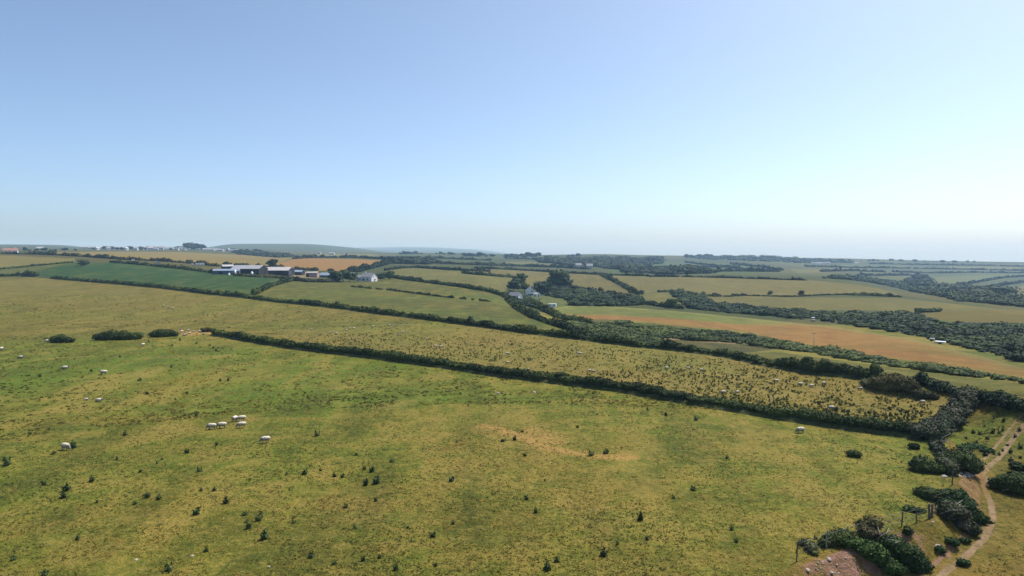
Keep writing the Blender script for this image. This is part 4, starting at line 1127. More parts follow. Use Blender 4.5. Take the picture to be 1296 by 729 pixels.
# rough grass over the nearest turf
def tussocks(name, n, r0, r1, amax, keep, hmin, hmax, wmin, wmax, label, seed, mat, blades=3):
    rng = np.random.default_rng(seed)
    r = r0 + (r1 - r0) * rng.uniform(0, 1, n) ** 1.3; a = np.radians(rng.uniform(-39, amax, n))
    x, y = r * np.sin(a), r * np.cos(a)
    k_ = vnoise(x / 1.1, y / 1.1, 5) * .35 + vnoise(x / 4, y / 4, 6) * .35 + vnoise(x / 14, y / 14, 7) * .30
    m = k_ > keep; x, y = x[m], y[m]
    # keep to the open pastures: this side of the second long hedge, off the track and the scar
    e = plane_pt(*np.array([(-200, 352)] + H2 + [(1180, 499), (1300, 530)], float).T)
    d, sd_, _ = segdist(np.stack([x, y], -1), e); m = (sd_ > 0) & (d > 2.5)
    x, y = x[m], y[m]
    tw = path_world(TRACK, 4.0)[:, :2]
    d, _, _ = segdist(np.stack([x, y], -1), tw); b, fc = bank(x, y)
    m = (d > 1.3) & (fc < .1); x, y = x[m], y[m]; n = len(x)
    z = zfun(x, y); Q = []; tone = rng.uniform(.75, 1.25, n)
    for _ in range(blades):
        h = rng.uniform(hmin, hmax, n) * tone; th = rng.uniform(0, 6.28, n); w = rng.uniform(wmin, wmax, n) * tone
        ox, oy = rng.normal(size=n) * wmax * .8, rng.normal(size=n) * wmax * .8
        lx, ly = rng.normal(size=n) * .8 * h, rng.normal(size=n) * .8 * h
        p = np.stack([x + ox, y + oy, z - .02], -1); dx = np.stack([np.cos(th) * w, np.sin(th) * w, 0 * w], -1)
        up = np.stack([lx, ly, h], -1)
        Q.append(np.stack([p - dx, p + dx, p + dx * .5 + up, p - dx * .5 + up], 1))
    tag(link(name, quads_mesh(name, np.concatenate(Q), M[mat])), label, 'grass', None, 'stuff')


tussocks('grass', 46000, 43, 110, 39, .40, .04, .11, .03, .085, 'coarse grass tufts over the near pasture', 9, 'grass', 3)
tussocks('grass', 26000, 100, 420, 36, .40, .08, .20, .10, .28, 'rough grass tussocks over the farther pasture and the thistle field', 10, 'grass', 3)

# ------------------------------------------------------------------ sheep
def skin_mesh(name, verts, edges, radii, mats, levels=2):
    me = bpy.data.meshes.new(name + '_cage'); me.from_pydata(verts, edges, [])
    o = bpy.data.objects.new(name + '_cage', me); COL.objects.link(o)
    sk = o.modifiers.new('skin', 'SKIN')
    for i, v in enumerate(me.skin_vertices[0].data):
        r = radii[i]; v.radius = r if isinstance(r, tuple) else (r, r); v.use_root = i == 0
    ss = o.modifiers.new('sub', 'SUBSURF'); ss.levels = levels; ss.render_levels = levels
    dg = bpy.context.evaluated_depsgraph_get()
    out = bpy.data.meshes.new_from_object(o.evaluated_get(dg)); out.name = name
    bpy.data.objects.remove(o); bpy.data.meshes.remove(me)
    out.materials.clear()
    for m in mats: out.materials.append(m)
    for p in out.polygons: p.use_smooth = True; p.material_index = 0
    return out


def sheep_meshes(pose):
    lie = pose == 'lie'
    h = .30 if lie else .58
    V = [(-.40, 0, h), (0, 0, h - .02), (.34, 0, h)]; E = [(0, 1), (1, 2)]; R = [(.20, .22), (.24, .26), (.20, .22)]
    if pose == 'graze':
        hd = [(.52, 0, h - .06), (.66, 0, h - .26), (.78, 0, h - .46)]
    elif pose == 'stand':
        hd = [(.50, 0, h + .14), (.60, 0, h + .28), (.76, 0, h + .22)]
    else:
        hd = [(.48, 0, h + .14), (.56, 0, h + .25), (.70, 0, h + .18)]
    V += hd; E += [(2, 3), (3, 4), (4, 5)]; R += [.13, .10, .06]
    for s in (-1, 1):
        n = len(V); d = (hd[1][0] - .06, .10 * s, hd[1][2] + .05); V.append(d); E.append((4, n)); R.append(.028)
    V.append((-.60, 0, h - .04)); E.append((0, len(V) - 1)); R.append(.05)
    if not lie:
        for at, x in ((0, -.36), (2, .32)):
            for s in (-1, 1):
                n = len(V)
                V += [(x, .13 * s, .38), (x + (.04 if at == 0 else -.01), .13 * s, .20), (x, .13 * s, .0)]
                E += [(at, n), (n, n + 1), (n + 1, n + 2)]; R += [.075, .042, .038]
    body = skin_mesh('sheep', V, E, R, [M['skin']])
    bm = bmesh.new(); bmesh.ops.create_icosphere(bm, subdivisions=4, radius=1)
    rg = np.random.default_rng(3)
    for v in bm.verts:
        c = v.co.copy()
        n = .06 * math.sin(9 * c.x + 3 * c.y) * math.sin(8 * c.y + 5 * c.z) + .04 * math.sin(17 * c.x) * math.sin(15 * c.z + 4 * c.y)
        sx = abs(c.x) ** .8 * (1 if c.x > 0 else -1)
        v.co = Vector((sx * .56 - .03, c.y * .27, c.z * (.24 if c.z > 0 else .20))) * (1 + n) + Vector((0, 0, h + .04))
    fl = bm_mesh('fleece', bm, M['fleece'], True)
    return body, fl


SH = {p: sheep_meshes(p) for p in ('graze', 'stand', 'lie')}


def sheep(px, py, yaw, pose, label, group=None, s=1.0):
    p = g1(px, py); b, f = SH[pose]
    o = link('sheep', b, None, (p.x, p.y, p.z)); o.rotation_euler = (0, 0, math.radians(yaw)); s *= .84; o.scale = (s, s, s)
    link('fleece', f, o)
    return tag(o, label, 'sheep', group)


NP = 'sheep in the near pasture'
for a in [(83, 569.5, -15, 'graze', 'white sheep grazing head down against a dark thistle, nearest of the flock', 1.12),
          (268, 543.5, 185, 'graze', 'sheep facing away left at the head of the touching pair', 1.1), (281, 542, 190, 'graze', 'second sheep of the touching pair, close behind the first', 1.1),
          (297, 533.5, 250, 'stand', 'sheep standing end on behind the touching pair', 1.05), (306, 533, 200, 'graze', 'sheep grazing beside the end on one', 1.05),
          (306, 541.5, 200, 'graze', 'sheep in front of the two standing together', 1.1), (336, 560.5, 195, 'graze', 'single sheep a little apart below the group of five', 1.1),
          (131, 474.5, 190, 'stand', 'brightest sheep standing alone in the upper left pasture', 1.25), (83, 467, 10, 'lie', 'sheep lying flat with its head up in the upper left pasture', 1.25),
          (126, 508.5, -10, 'lie', 'sheep lying down above the lone grazing one', 1.1), (109, 506.5, 180, 'lie', 'smaller lamb lying beside the resting sheep', .7),
          (27, 453.5, 0, 'lie', 'sheep lying near the left edge under the row of bushes', 1.2), (2, 443.5, 90, 'graze', 'sheep cut by the left edge of the view', 1.1),
          (181, 438.5, 260, 'graze', 'sheep grazing end on below the longest bush', 1.1), (60, 432.5, 10, 'lie', 'sheep lying just left of the small round bush', 1.1),
          (1013, 548, 185, 'graze', 'sheep alone on the right side of the pasture below the near hedge', 1.05)]:
    sheep(*a[:5], NP, a[5])
for a in [(230, 421.5, 60, 'stand', 'sheep standing at the left end of the gap between the bushes', 1.5), (234, 425, 0, 'lie', 'sheep lying lowest in the gap between the bushes', 1.5), (240.5, 422.5, 30, 'lie', 'sheep lying beside the upright one in the gap', 1.2),
          (238.5, 418.6, 10, 'lie', 'sheep lying at the back of the gap', 1.3), (245, 420.6, 0, 'lie', 'sheep lying in the middle of the gap', 1.3), (252.8, 420.6, 175, 'lie', 'longest looking sheep lying near the small dark bush', 1.6), (258, 423.6, -20, 'lie', 'sheep lying at the right end of the gap against the hedge', 1.3)]:
    sheep(*a[:5], 'sheep resting in the gap', a[5] * .72)
for a, b in [(219, 392), (213, 390), (207, 388.6)]: sheep(a, b, random.uniform(0, 360), 'graze', 'tiny pale sheep far up the yellowish upper pasture', 'sheep in the upper pasture', 1.2)
for a, b in [(394, 417.6), (418, 422.6), (426, 423.6), (438.6, 418.6), (443, 415.6), (448, 416.6), (471.6, 414.6), (492.6, 412.6), (498, 413), (513, 412), (510, 421.6), (503, 425), (540.5, 430), (551, 439.6), (558, 440.6), (642, 449.3), (642, 460.4), (732, 447.6), (735.6, 448.2),
             (668.6, 468.6), (746, 470.8), (751, 471.6), (843.7, 467.6), (871, 468), (888, 470), (915.6, 499), (933, 497), (982.6, 484), (1027, 490.4), (1042.8, 487), (1013, 488.4), (1088.7, 493.6), (1052, 519), (1167.6, 511.2)]:
    sheep(a, b, random.choice([0, 180, 170, 20, 200, 340]), random.choice(['graze', 'graze', 'stand', 'lie']), 'pale sheep among the thistles of the tan field', 'sheep among the thistles', random.uniform(.7, .88))

# ------------------------------------------------------------------ stones
def rock_mesh(seed):
    rg = np.random.default_rng(seed); bm = bmesh.new(); bmesh.ops.create_icosphere(bm, subdivisions=2, radius=1)
    ph = rg.uniform(0, 6, 6)
    for v in bm.verts:
        c = v.co; k_ = 1 + .22 * math.sin(2.6 * c.x + ph[0]) + .18 * math.sin(3.1 * c.y + ph[1]) * math.sin(2.2 * c.z + ph[2])
        v.co = Vector((c.x * k_ * 1.25, c.y * k_, max(c.z, -.4) * k_ * .65))
    return bm_mesh('rock', bm, M['stone'])


RK = [rock_mesh(s) for s in range(4)]


def rock(px, py, s, label, group=None):
    p = g1(px, py); o = link('rock', random.choice(RK), None, (p.x, p.y, p.z + .12 * s)); o.scale = (s, s, s); o.rotation_euler = (0, 0, random.uniform(0, 6.28))
    return tag(o, label, 'rock', group)


rock(1195, 604, .25, 'largest white stone of the broken wall by the pale thorn bush')
rock(1189, 595, .24, 'pale stone between the oblong gorse and the pale thorn bush')
for i in range(16): rock(1203 + random.uniform(0, 32), 600 + random.uniform(-1.5, 4), random.uniform(.10, .20), 'small pale stone of the broken wall across the track mouth', 'stones of the broken wall')
rock(1253, 612.5, .34, 'white stone at the foot of the big gorse by the track'); rock(1187, 692, .22, 'pale flat stone on the slope below the bank')
rock(1049, 708, .17, 'pale stone at the top of the eroded scar'); rock(1052, 725, .16, 'pale stone low on the eroded scar'); rock(1022, 722, .16, 'pale stone by the first fence post')
for i in range(26): rock(random.uniform(1030, 1086), random.uniform(703, 727), random.uniform(.03, .085), 'small pink stone in the eroded scar', 'stones in the eroded scar')
for a, b in [(630, 498), (676, 497), (172, 709), (340, 718), (243, 704), (1181, 661)]: rock(a, b, (.11 if b > 600 else .26), 'small white stone lying in the pasture grass', 'white stones in the pasture')
# weathered log by the big gorse
p0, p1 = Vector(gp(1272, 616, .12)), Vector(gp(1285, 623, .10)); bm = bmesh.new(); tube(bm, [p0, p0.lerp(p1, .5) + Vector((0, 0, .04)), p1], [.10, .09, .05], 8)
tag(link('log', bm_mesh('log', bm, M['deadwood'], True)), 'bleached log lying at the foot of the big gorse', 'log')

# ------------------------------------------------------------------ post and wire fence on the bank top
def fence():
    px = [(1008, 711), (1046, 694), (1073, 686), (1107, 674), (1141, 666.5), (1160, 661.5), (1176, 656.5)]
    P = [Vector(gp(*q)) for q in px]
    root = empty('fence', P[3]); tag(root, 'post and wire fence along the top of the bank', 'fence')
    tops = []
    for i, p in enumerate(P):
        bm = bmesh.new(); lean = Vector((random.uniform(-.06, .10), 0, 1.25 if i else 1.45)); thick = .085 if i in (6,) else .05
        tube(bm, [p - P[3] + Vector((0, 0, -.3)), p - P[3] + lean * .5, p - P[3] + lean], [thick, thick, thick * .95], 8)
        link('post', bm_mesh('post', bm, M['palepost' if i in (1, 2) else 'post'], False), root); tops.append((p, lean))
    for k_ in (.35, .6, .9):
        bm = bmesh.new(); pts = []
        for (p, l), (p2, l2) in zip(tops[:-1], tops[1:]):
            a, b = p + l * k_, p2 + l2 * k_
            pts += [a - P[3], a.lerp(b, .5) - P[3] - Vector((0, 0, .05))]
        pts.append(tops[-1][0] + tops[-1][1] * k_ - P[3])
        tube(bm, pts, .012, 5); link('wire', bm_mesh('wire', bm, M['wire'], True), root)


fence()
for a, b, h, th, lab in [(1179, 655, 1.15, .09, 'thick weathered gate post at the bank corner'), (1188, 644, 1.0, .06, 'grey post standing against the dead branches'), (1205, 614, 1.3, .06, 'pale post beside the white wall stone')]:
    p = Vector(gp(a, b)); bm = bmesh.new(); tube(bm, [(0, 0, -.2), (.02, 0, h * .5), (.05, 0, h)], [th, th, th * .9], 8)
    tag(link('fence_post', bm_mesh('fence_post', bm, M['post']), None, p), lab, 'post')

# ------------------------------------------------------------------ utility poles
def pole(px, py, h, label):
    p = g1(px, py); root = empty('utility_pole', p, -math.atan2(p.x, p.y)); tag(root, label, 'utility pole')
    bm = bmesh.new(); tube(bm, [(0, 0, -.5), (0, 0, h)], [.08, .055], 8); link('shaft', bm_mesh('shaft', bm, M['palepost'], True), root)
    bm = bmesh.new(); box(bm, (0, -.13, h - .5), (1.4, .1, .1)); link('crossarm', bm_mesh('crossarm', bm, M['post']), root)
    for x in (-.6, 0, .6):
        bm = bmesh.new(); tube(bm, [(x, -.13, h - .43), (x, -.13, h - .2)], .04, 6); link('insulator', bm_mesh('insulator', bm, M['palepost']), root)


for a in [(527, 356.5, 9, 'wooden pole in the straw meadow behind the centre hedge'), (551, 358, 8.5, 'second pole of the straw meadow, nearer the centre'), (937, 404, 7.5, 'pole on the green upper edge of the wheat field'),
          (864, 391, 6.5, 'pole between the paddock and the dark wood'), (1030, 436.5, 4.2, 'pole at the lower edge of the orange wheat'), (33, 320, 12, 'pole on the skyline near the white bungalow'), (95, 320.5, 12, 'pole with a wide crossarm on the skyline')]: pole(*a)
#SECTION4
# ------------------------------------------------------------------ buildings
def prism(L, W, he, hr, base=-1.0):
    bm = bmesh.new(); x, y = L / 2, W / 2
    v = {}
    for sx in (-1, 1):
        for k_, (yy, zz) in enumerate(((-y, base), (y, base), (y, he), (0, hr), (-y, he))): v[sx, k_] = bm.verts.new((sx * x, yy, zz))
    for sx in (-1, 1):
        f = [v[sx, k_] for k_ in range(5)]
        bm.faces.new(f if sx > 0 else f[::-1])
    for a, b in ((4, 0), (1, 2), (0, 1), (2, 3), (3, 4)):
        bm.faces.new((v[-1, a], v[-1, b], v[1, b], v[1, a]))
    return bm


def roofm(L, W, he, hr, ov=.35, th=.16):
    bm = bmesh.new(); x = L / 2 + ov; sl = (hr - he) / (W / 2); y = W / 2 + ov; ze = he - sl * ov
    for s in (-1, 1):
        q = [(-x, s * y, ze + .03), (x, s * y, ze + .03), (x, s * .003, hr + .03), (-x, s * .003, hr + .03)]
        lo = [bm.verts.new(c) for c in q]; hi = [bm.verts.new((c[0], c[1], c[2] + th)) for c in q]
        fs = [lo[::-1], hi] + [[lo[i], lo[(i + 1) % 4], hi[(i + 1) % 4], hi[i]] for i in range(4)]
        for f in fs: bm.faces.new(f if s < 0 else f[::-1])
    return bm


def building(name, label, cat, px, py, L, W, he, hr, rot, wall, roof, wins=(), doors=(), chim=(), group=None, sink=0.0):
    sc = .78 if cat in ('shed', 'barn') else .9 if cat == 'house' and px > 100 else 1.0
    p = g1(px, py); a = math.atan2(p.x, p.y)
    root = empty(name, (p.x, p.y, p.z - sink), -a + math.radians(rot)); root.scale = (1, 1, sc) if cat in ('shed', 'barn') else (sc, sc, sc); tag(root, label, cat, group)
    link('wall', bm_mesh('wall', prism(L, W, he, hr), M[wall]), root)
    rf = link('roof', bm_mesh('roof', roofm(L, W, he, hr), M[roof]), root)
    for x, y, w_, h_ in chim:
        bm = bmesh.new(); z = hr - abs(y) * (hr - he) / (W / 2); box(bm, (x, y, z + h_ / 2 - .2), (w_, w_, h_ + .4)); box(bm, (x, y, z + h_ + .03), (w_ * 1.2, w_ * 1.2, .1))
        link('chimney', bm_mesh('chimney', bm, M['render']), rf)

    def panel(bm, side, u, z, w_, h_, dep):
        if side == 'f': box(bm, (u, -W / 2 - dep / 2, z), (w_, dep, h_))
        elif side == 'b': box(bm, (u, W / 2 + dep / 2, z), (w_, dep, h_))
        elif side == 'r': box(bm, (L / 2 + dep / 2, u, z), (dep, w_, h_))
        else: box(bm, (-L / 2 - dep / 2, u, z), (dep, w_, h_))
    for side, u, z, w_, h_ in wins:
        bm = bmesh.new(); panel(bm, side, u, z, w_ + .2, h_ + .2, .05); f = link('window', bm_mesh('window', bm, M['whitepaint']), root)
        bm = bmesh.new(); panel(bm, side, u, z, w_, h_, .08); link('pane', bm_mesh('pane', bm, M['glass']), f)
    for side, u, w_, h_, mt in doors:
        bm = bmesh.new(); panel(bm, side, u, h_ / 2, w_, h_, .07); d = link('door', bm_mesh('door', bm, M[mt]), root)
    return root


building('white_farmhouse', 'white farmhouse with grey hipped looking roof beside the farm, its end wall in sun', 'house', 467, 356, 12, 8.5, 4.0, 7.2, -38, 'render', 'slate',
         [('f', -2.6, 1.6, 2.4, 1.6), ('f', 1.6, 1.6, 1.4, 1.2), ('f', -2.6, 3.7, 1.4, .9), ('f', 1.6, 3.7, 1.2, .9), ('r', 1.6, 1.6, 1.0, 1.2), ('r', -1.4, 3.9, 1.0, 1.0)], [('r', -.2, 1.0, 2.1, 'darkwall')], [(-3.6, 0, .8, 1.0)])
building('white_annex', 'low white extension leaning against the white farmhouse', 'outbuilding', 457, 355.5, 6, 5, 2.6, 4.6, -30, 'render', 'greyroof', [('f', .8, 1.4, 1.6, 1.1)], [('f', -1.5, .9, 2.0, 'darkwall')])
building('small_white_shed', 'small white outbuilding among trees left of the farmhouse', 'outbuilding', 447, 351.5, 5, 4.5, 2.8, 4.6, -50, 'render', 'paleroof', [('r', 0, 1.4, 1.0, .9)], [('f', 0, 1.1, 2.0, 'darkwall')])
building('white_house', 'white gabled house with blue tinted front on the valley side', 'house', 671, 374.5, 9, 7.6, 4.6, 7.8, -84, 'render', 'slate',
         [('r', 1.2, 4.5, 1.5, 1.0), ('r', 1.4, 1.5, 2.4, 1.1), ('r', -1.8, 1.6, 1.2, 1.1), ('f', -2, 1.7, 1.2, 1.2), ('f', 2, 1.7, 1.2, 1.2)], [('r', -.3, 1.0, 2.1, 'darkwall')], [(2.6, 0, .8, 1.1)])
building('white_annex', 'small white lean-to at the right of the gabled house', 'outbuilding', 679.5, 375.8, 4.2, 3.6, 2.2, 3.4, -50, 'render', 'paleroof', [('f', 0, 1.3, 1.4, .9)], [('r', 0, .9, 1.9, 'darkwall')])
building('garage', 'small pale garage with grey roof left of the gabled house', 'garage', 652.5, 378.6, 7.6, 5, 2.4, 4.5, -35, 'render', 'slate', [('r', 1.2, 1.4, .9, .8)], [('f', 0, 2.4, 2.1, 'darkwall')])
building('farm_shed', 'long low blue grey shed at the left end of the farm', 'shed', 287, 347, 19, 9, 3.6, 5.2, -6, 'bluewall', 'blueroof', [('f', 5, 2.2, 2, .8)], [('f', -4, 3.2, 3.0, 'darkwall')])
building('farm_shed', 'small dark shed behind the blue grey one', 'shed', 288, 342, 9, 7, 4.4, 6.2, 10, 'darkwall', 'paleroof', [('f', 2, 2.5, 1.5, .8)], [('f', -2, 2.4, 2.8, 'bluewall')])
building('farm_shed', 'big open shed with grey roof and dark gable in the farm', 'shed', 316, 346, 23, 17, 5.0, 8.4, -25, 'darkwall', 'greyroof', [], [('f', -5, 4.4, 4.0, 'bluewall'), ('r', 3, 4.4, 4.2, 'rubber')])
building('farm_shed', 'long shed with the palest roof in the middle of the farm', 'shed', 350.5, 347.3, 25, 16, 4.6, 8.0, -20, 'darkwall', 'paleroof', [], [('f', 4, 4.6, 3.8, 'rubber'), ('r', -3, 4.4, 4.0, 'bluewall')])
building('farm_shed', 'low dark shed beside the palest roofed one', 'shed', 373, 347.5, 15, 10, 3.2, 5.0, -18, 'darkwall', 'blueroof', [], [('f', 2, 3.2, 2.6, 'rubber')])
building('pink_barn', 'pinkish block barn with a dark doorway by the yard', 'barn', 395.5, 350.8, 9.5, 7, 5.0, 5.8, -15, 'pinkwall', 'paleroof', [('f', 2.6, 2.6, .9, .9)], [('f', -3.2, 2.2, 3.4, 'rubber')])
building('farm_shed', 'blue grey roofed shed at the right end of the farm', 'shed', 416, 351, 13, 10, 2.6, 5.2, -20, 'bluewall', 'blueroof', [], [('f', 2, 2.6, 2.2, 'darkwall')])
building('white_bungalow', 'white bungalow with reddish roof on the left skyline', 'house', 13.5, 320.8, 15, 8, 3.8, 6.6, -5, 'render', 'redroof', [('f', -4.5, 2, 1.8, 1.2), ('f', 0, 2, 1.8, 1.2), ('f', 4.5, 2, 1.8, 1.2)], [('f', 2.2, 1.2, 2.2, 'darkwall')], [(4, 0, .9, 1.2)])

VH = [(bm_mesh('wall', prism(9, 7, 3.8, 6.6), M['villagewall']), bm_mesh('roof', roofm(9, 7, 3.8, 6.6), M['slate'])), (bm_mesh('wall', prism(13, 8, 3.2, 6), M['villagewall']), bm_mesh('roof', roofm(13, 8, 3.2, 6), M['greyroof'])),
      (bm_mesh('wall', prism(10, 7, 5.4, 8.4), M['villagewall']), bm_mesh('roof', roofm(10, 7, 5.4, 8.4), M['paleroof']))]


def small_house(px, py, rot, label, group, k_=0, s=1.0, cat='house'):
    p = g1(px, py); root = empty('house', p, -math.atan2(p.x, p.y) + math.radians(rot)); root.scale = (s, s, s)
    link('wall', VH[k_][0], root); link('roof', VH[k_][1], root)
    return tag(root, label, cat, group)


for a, b in [(186, 316), (194, 313.6), (198, 316.4), (216, 314.5), (224, 316.8), (229, 316.6), (234, 316.8), (183, 314.6), (191, 317), (166, 315.6), (153, 315.4), (147, 316), (178, 316), (116, 315.2), (108, 315.4),
             (205, 316.6), (211, 316.8), (172, 317), (160, 316.8), (137, 316.4), (129, 316), (200, 314.6), (188, 313.8), (123, 316.4)]:
    small_house(a, b, random.choice([-60, -30, 0, 20, 50]), 'tiny white house in the village on the skyline', 'houses of the skyline village', random.randrange(3), random.uniform(.9, 1.25))
for a, b in [(260, 317.4), (264, 317.4), (268.5, 317), (276, 317.6), (280, 318), (293, 318.6), (298, 318.8)]: small_house(a, b, random.choice([-30, 0, 15]), 'long pale house beyond the dark village mound', 'pale houses beyond the mound', 1, 1.15)
for a, b, lab in [(50.5, 316, 'tiny white house alone on the skyline left of the village'), (404, 321.6, 'tiny white house below the blue ridge'), (420, 322.4, 'second tiny white house below the blue ridge, nearer the centre'),
                  (732, 338.6, 'white roofed house at the edge of the skyline wood'), (790, 341.4, 'small white house in front of the wooded rise'), (700.5, 333, 'pale house in the trees left of the wooded rise'), (746, 339.6, 'smaller pale house right of the white roofed one')]:
    small_house(a, b, random.choice([-20, 10]), lab, None, random.randrange(3), 1.2)
for a, b in [(1030, 334.6), (1036, 334.6), (1042, 334.4), (1048, 334.2), (1084, 334.4)]: small_house(a, b, random.choice([-15, 5]), 'distant pale roofed barn on the right skyline', 'distant barns', 1, 1.15, 'barn')
# village tower on the mound, white pillar tower
p = g1(243, 315.6); bm = bmesh.new(); box(bm, (0, 0, 10), (8, 8, 21)); root = empty('stone_tower', p); tag(root, 'square dark tower above the trees of the village mound', 'tower')
link('shaft', bm_mesh('shaft', bm, M['slate']), root); bm = bmesh.new()
for dx in (-3, 0, 3):
    for dy in (-3, 0, 3):
        if dx or dy: box(bm, (dx, dy, 21.4), (1.6, 1.6, 1.8))
link('battlement', bm_mesh('battlement', bm, M['slate']), root)
p = g1(289.5, 318.2); root = empty('white_tower', p); tag(root, 'slim white tower beyond the village mound', 'tower'); bm = bmesh.new(); tube(bm, [(0, 0, -1), (0, 0, 10)], [2.2, 1.8], 14); link('shaft', bm_mesh('shaft', bm, M['render'], True), root)
bm = bmesh.new(); tube(bm, [(0, 0, 10), (0, 0, 11.6)], [2.1, .3], 14); link('cap', bm_mesh('cap', bm, M['slate']), root)


def tank(px, py, r, h, label):
    p = g1(px, py); root = empty('silo', p); tag(root, label, 'silo'); bm = bmesh.new(); tube(bm, [(0, 0, -.3), (0, 0, h)], [r, r], 16); link('barrel', bm_mesh('barrel', bm, M['whitepaint'], True), root)
    bm = bmesh.new(); tube(bm, [(0, 0, h), (0, 0, h + .35), (0, 0, h + .6)], [r * 1.02, r * .75, r * .15], 16); link('cap', bm_mesh('cap', bm, M['whitepaint'], True), root)


tank(297.6, 347.6, .8, 3.4, 'tall white silo in front of the big open shed'); tank(319, 348, .85, 2.2, 'shorter white silo under the dark gable'); tank(290, 348.6, .7, 1.3, 'squat white tank on the crop edge below the blue grey shed')


def caravan(px, py, L, W, H, rot, label, mat='whitepaint', cat='caravan', name='caravan'):
    p = g1(px, py); root = empty(name, p, -math.atan2(p.x, p.y) + math.radians(rot)); tag(root, label, cat)
    bm = bmesh.new(); box(bm, (0, 0, .45 + (H - .45) / 2), (L, W, H - .45)); bmesh.ops.bevel(bm, geom=bm.edges[:], offset=.18, segments=2, affect='EDGES'); link('body', bm_mesh('body', bm, M[mat]), root)
    for u in (-L * .27, L * .25):
        bm = bmesh.new(); box(bm, (u, -W / 2 - .015, H * .66), (L * .24, .05, H * .24)); link('window', bm_mesh('window', bm, M['glass']), root)
    bm = bmesh.new(); box(bm, (0, -W / 2 - .01, H * .5), (.65, .04, H * .62)); link('door', bm_mesh('door', bm, M[mat]), root)
    for s in (-1, 1):
        bm = bmesh.new(); tube(bm, [(L * .05, s * (W / 2 - .2), .32), (L * .05, s * (W / 2 + .03), .32)], .33, 16); link('wheel', bm_mesh('wheel', bm, M['rubber']), root)
    bm = bmesh.new(); tube(bm, [(L / 2 - .1, 0, .5), (L / 2 + 1.0, 0, .45)], .06, 6); link('tow_bar', bm_mesh('tow_bar', bm, M['post']), root)


caravan(699, 389.6, 4.6, 2.2, 2.5, -8, 'white caravan at the corner of the wheat field below the house'); caravan(254.5, 336.4, 6, 2.3, 2.6, 0, 'longest white caravan behind the green crop')
caravan(249, 336, 2.6, 2, 2.2, 0, 'short white caravan next to the longest one'); caravan(243.4, 336.2, 2.4, 2, 2.0, 0, 'small white caravan at the left of three'); caravan(168.6, 331, 3, 2, 2.2, 0, 'small white caravan half hidden in the scrub below the barley')
caravan(200, 333.4, 4, 2, 2.0, 10, 'grey caravan in the scrub above the crop field', 'greypaint')


def van(px, py, rot, label):
    p = g1(px, py); root = empty('van', p, -math.atan2(p.x, p.y) + math.radians(rot)); root.scale = (.8, .8, .85); tag(root, label, 'van')
    bm = bmesh.new()
    prof = [(-2.2, .4), (2.2, .4), (2.25, 1.0), (1.5, 1.15), (.95, 1.95), (.7, 2.1), (-2.15, 2.1)]
    a = [bm.verts.new((x, -.9, z)) for x, z in prof]; b = [bm.verts.new((x, .9, z)) for x, z in prof]
    bm.faces.new(a); bm.faces.new(b[::-1])
    for i in range(len(prof)): j = (i + 1) % len(prof); bm.faces.new((a[j], a[i], b[i], b[j]))
    bmesh.ops.recalc_face_normals(bm, faces=bm.faces[:]); bmesh.ops.bevel(bm, geom=bm.edges[:], offset=.06, segments=1, affect='EDGES'); link('body', bm_mesh('body', bm, M['greypaint']), root)
    bm = bmesh.new(); q = [(1.46, .75, 1.23), (1.46, -.75, 1.23), (1.02, -.72, 1.88), (1.02, .72, 1.88)]; v = [bm.verts.new((x + .04, y, z + .03)) for x, y, z in q]; bm.faces.new(v[::-1]); bmesh.ops.solidify(bm, geom=bm.faces[:], thickness=.03)
    link('windscreen', bm_mesh('windscreen', bm, M['glass']), root)
    bm = bmesh.new(); box(bm, (-2.19, 0, 1.6), (.06, 1.3, .55)); link('rear_window', bm_mesh('rear_window', bm, M['glass']), root)
    for s in (-1, 1):
        bm = bmesh.new(); box(bm, (.75, s * .905, 1.55), (.8, .03, .45)); link('side_window', bm_mesh('side_window', bm, M['glass']), root)
        bm = bmesh.new(); box(bm, (2.24, s * .6, .8), (.06, .3, .2)); link('headlight', bm_mesh('headlight', bm, M['whitepaint']), root)
        for x in (-1.4, 1.4):
            bm = bmesh.new(); tube(bm, [(x, s * .72, .34), (x, s * .93, .34)], .34, 16); link('wheel', bm_mesh('wheel', bm, M['rubber']), root)


van(1029, 406.6, -86, 'pale grey van parked on the top edge of the wheat field against the dark wood')


def trailer(px, py, L, H, rot, label, mat='whitepaint'):
    p = g1(px, py); root = empty('trailer', p, -math.atan2(p.x, p.y) + math.radians(rot)); tag(root, label, 'trailer')
    bm = bmesh.new(); box(bm, (0, 0, .5), (L, 1.7, .12)); link('bed', bm_mesh('bed', bm, M['post']), root)
    bm = bmesh.new(); box(bm, (0, 0, .57 + H / 2), (L * .96, 1.6, H), 0, .94); bmesh.ops.bevel(bm, geom=bm.edges[:], offset=.05, segments=1, affect='EDGES'); link('box_body', bm_mesh('box_body', bm, M[mat]), root)
    for s in (-1, 1):
        bm = bmesh.new(); tube(bm, [(0, s * .75, .32), (0, s * .95, .32)], .32, 14); link('wheel', bm_mesh('wheel', bm, M['rubber']), root)


trailer(1190, 435.4, 3.0, .3, -14, 'long low white trailer on the edge of the dark valley wood'); trailer(1179.5, 431.6, 1.5, .35, -14, 'small pale trailer just up the slope from the long one', 'greypaint')
HAZE = 1.2e-4
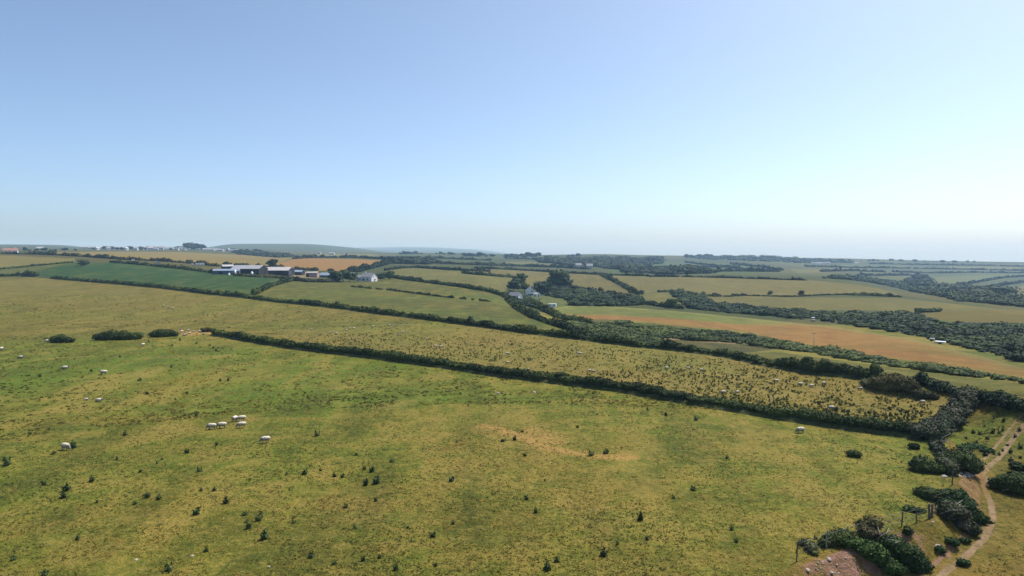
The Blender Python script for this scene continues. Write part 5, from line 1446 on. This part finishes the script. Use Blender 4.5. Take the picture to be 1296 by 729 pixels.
# ------------------------------------------------------------------ light, air, camera
SUN_AZ, SUN_EL = math.radians(52), math.radians(57)
w = bpy.data.worlds.new('World'); SC.world = w; w.use_nodes = True
nt = w.node_tree; bg = nt.nodes['Background']
sky = nt.nodes.new('ShaderNodeTexSky'); sky.sky_type = 'NISHITA'; sky.sun_disc = False
sky.sun_elevation = SUN_EL; sky.sun_rotation = SUN_AZ
sky.altitude = 800; sky.air_density = .545; sky.dust_density = 3.55; sky.ozone_density = 2.25
mxs = nt.nodes.new('ShaderNodeMix'); mxs.data_type = 'RGBA'; mxs.blend_type = 'MULTIPLY'; mxs.inputs[0].default_value = 1; mxs.inputs[7].default_value = (1.0, 1.075, 1.035, 1)
nt.links.new(sky.outputs[0], mxs.inputs[6]); nt.links.new(mxs.outputs[2], bg.inputs[0]); bg.inputs[1].default_value = .15
sd = bpy.data.lights.new('sun', 'SUN'); sd.energy = 4.2; sd.angle = math.radians(.5); sd.color = (1, .95, .87)
so = bpy.data.objects.new('sun', sd); COL.objects.link(so)
dirv = Vector((math.sin(SUN_AZ) * math.cos(SUN_EL), math.cos(SUN_AZ) * math.cos(SUN_EL), math.sin(SUN_EL)))
so.rotation_euler = (-dirv).to_track_quat('-Z', 'Y').to_euler(); so.location = (60, 20, 90)

bm = bmesh.new(); box(bm, (0, 0, -130), (29500, 29500, 700))
hz = bpy.data.materials.new('haze_air'); hz.use_nodes = True
n_ = hz.node_tree.nodes; n_.remove(n_['Principled BSDF'])
pv = n_.new('ShaderNodeVolumePrincipled'); pv.inputs['Color'].default_value = (.42, .68, 1.0, 1); pv.inputs['Density'].default_value = HAZE
pv.inputs['Absorption Color'].default_value = (.60, .60, .62, 1)
pv.inputs['Anisotropy'].default_value = .12
hz.node_tree.links.new(pv.outputs[0], n_['Material Output'].inputs['Volume'])
tag(link('haze', bm_mesh('haze', bm, hz)), 'thin blue summer haze over the far land', 'haze', None, 'stuff')

cam = bpy.data.cameras.new('camera'); co = bpy.data.objects.new('camera', cam); COL.objects.link(co)
cam.sensor_width = 36; cam.lens = 36 * FPX / 1296; cam.clip_end = 60000; cam.clip_start = .1
co.location = (0, 0, CAMZ); co.rotation_euler = (math.pi / 2 - PITCH, 0, 0)
SC.camera = co
SC.view_settings.view_transform = 'Standard'; SC.view_settings.look = 'None'
SC.view_settings.exposure = .5; SC.view_settings.gamma = 1
SC.render.engine = 'CYCLES'
SC.cycles.max_bounces = 4; SC.cycles.diffuse_bounces = 2; SC.cycles.volume_bounces = 2
SC.cycles.use_denoising = True
SC.cycles.volume_step_rate = 1.0
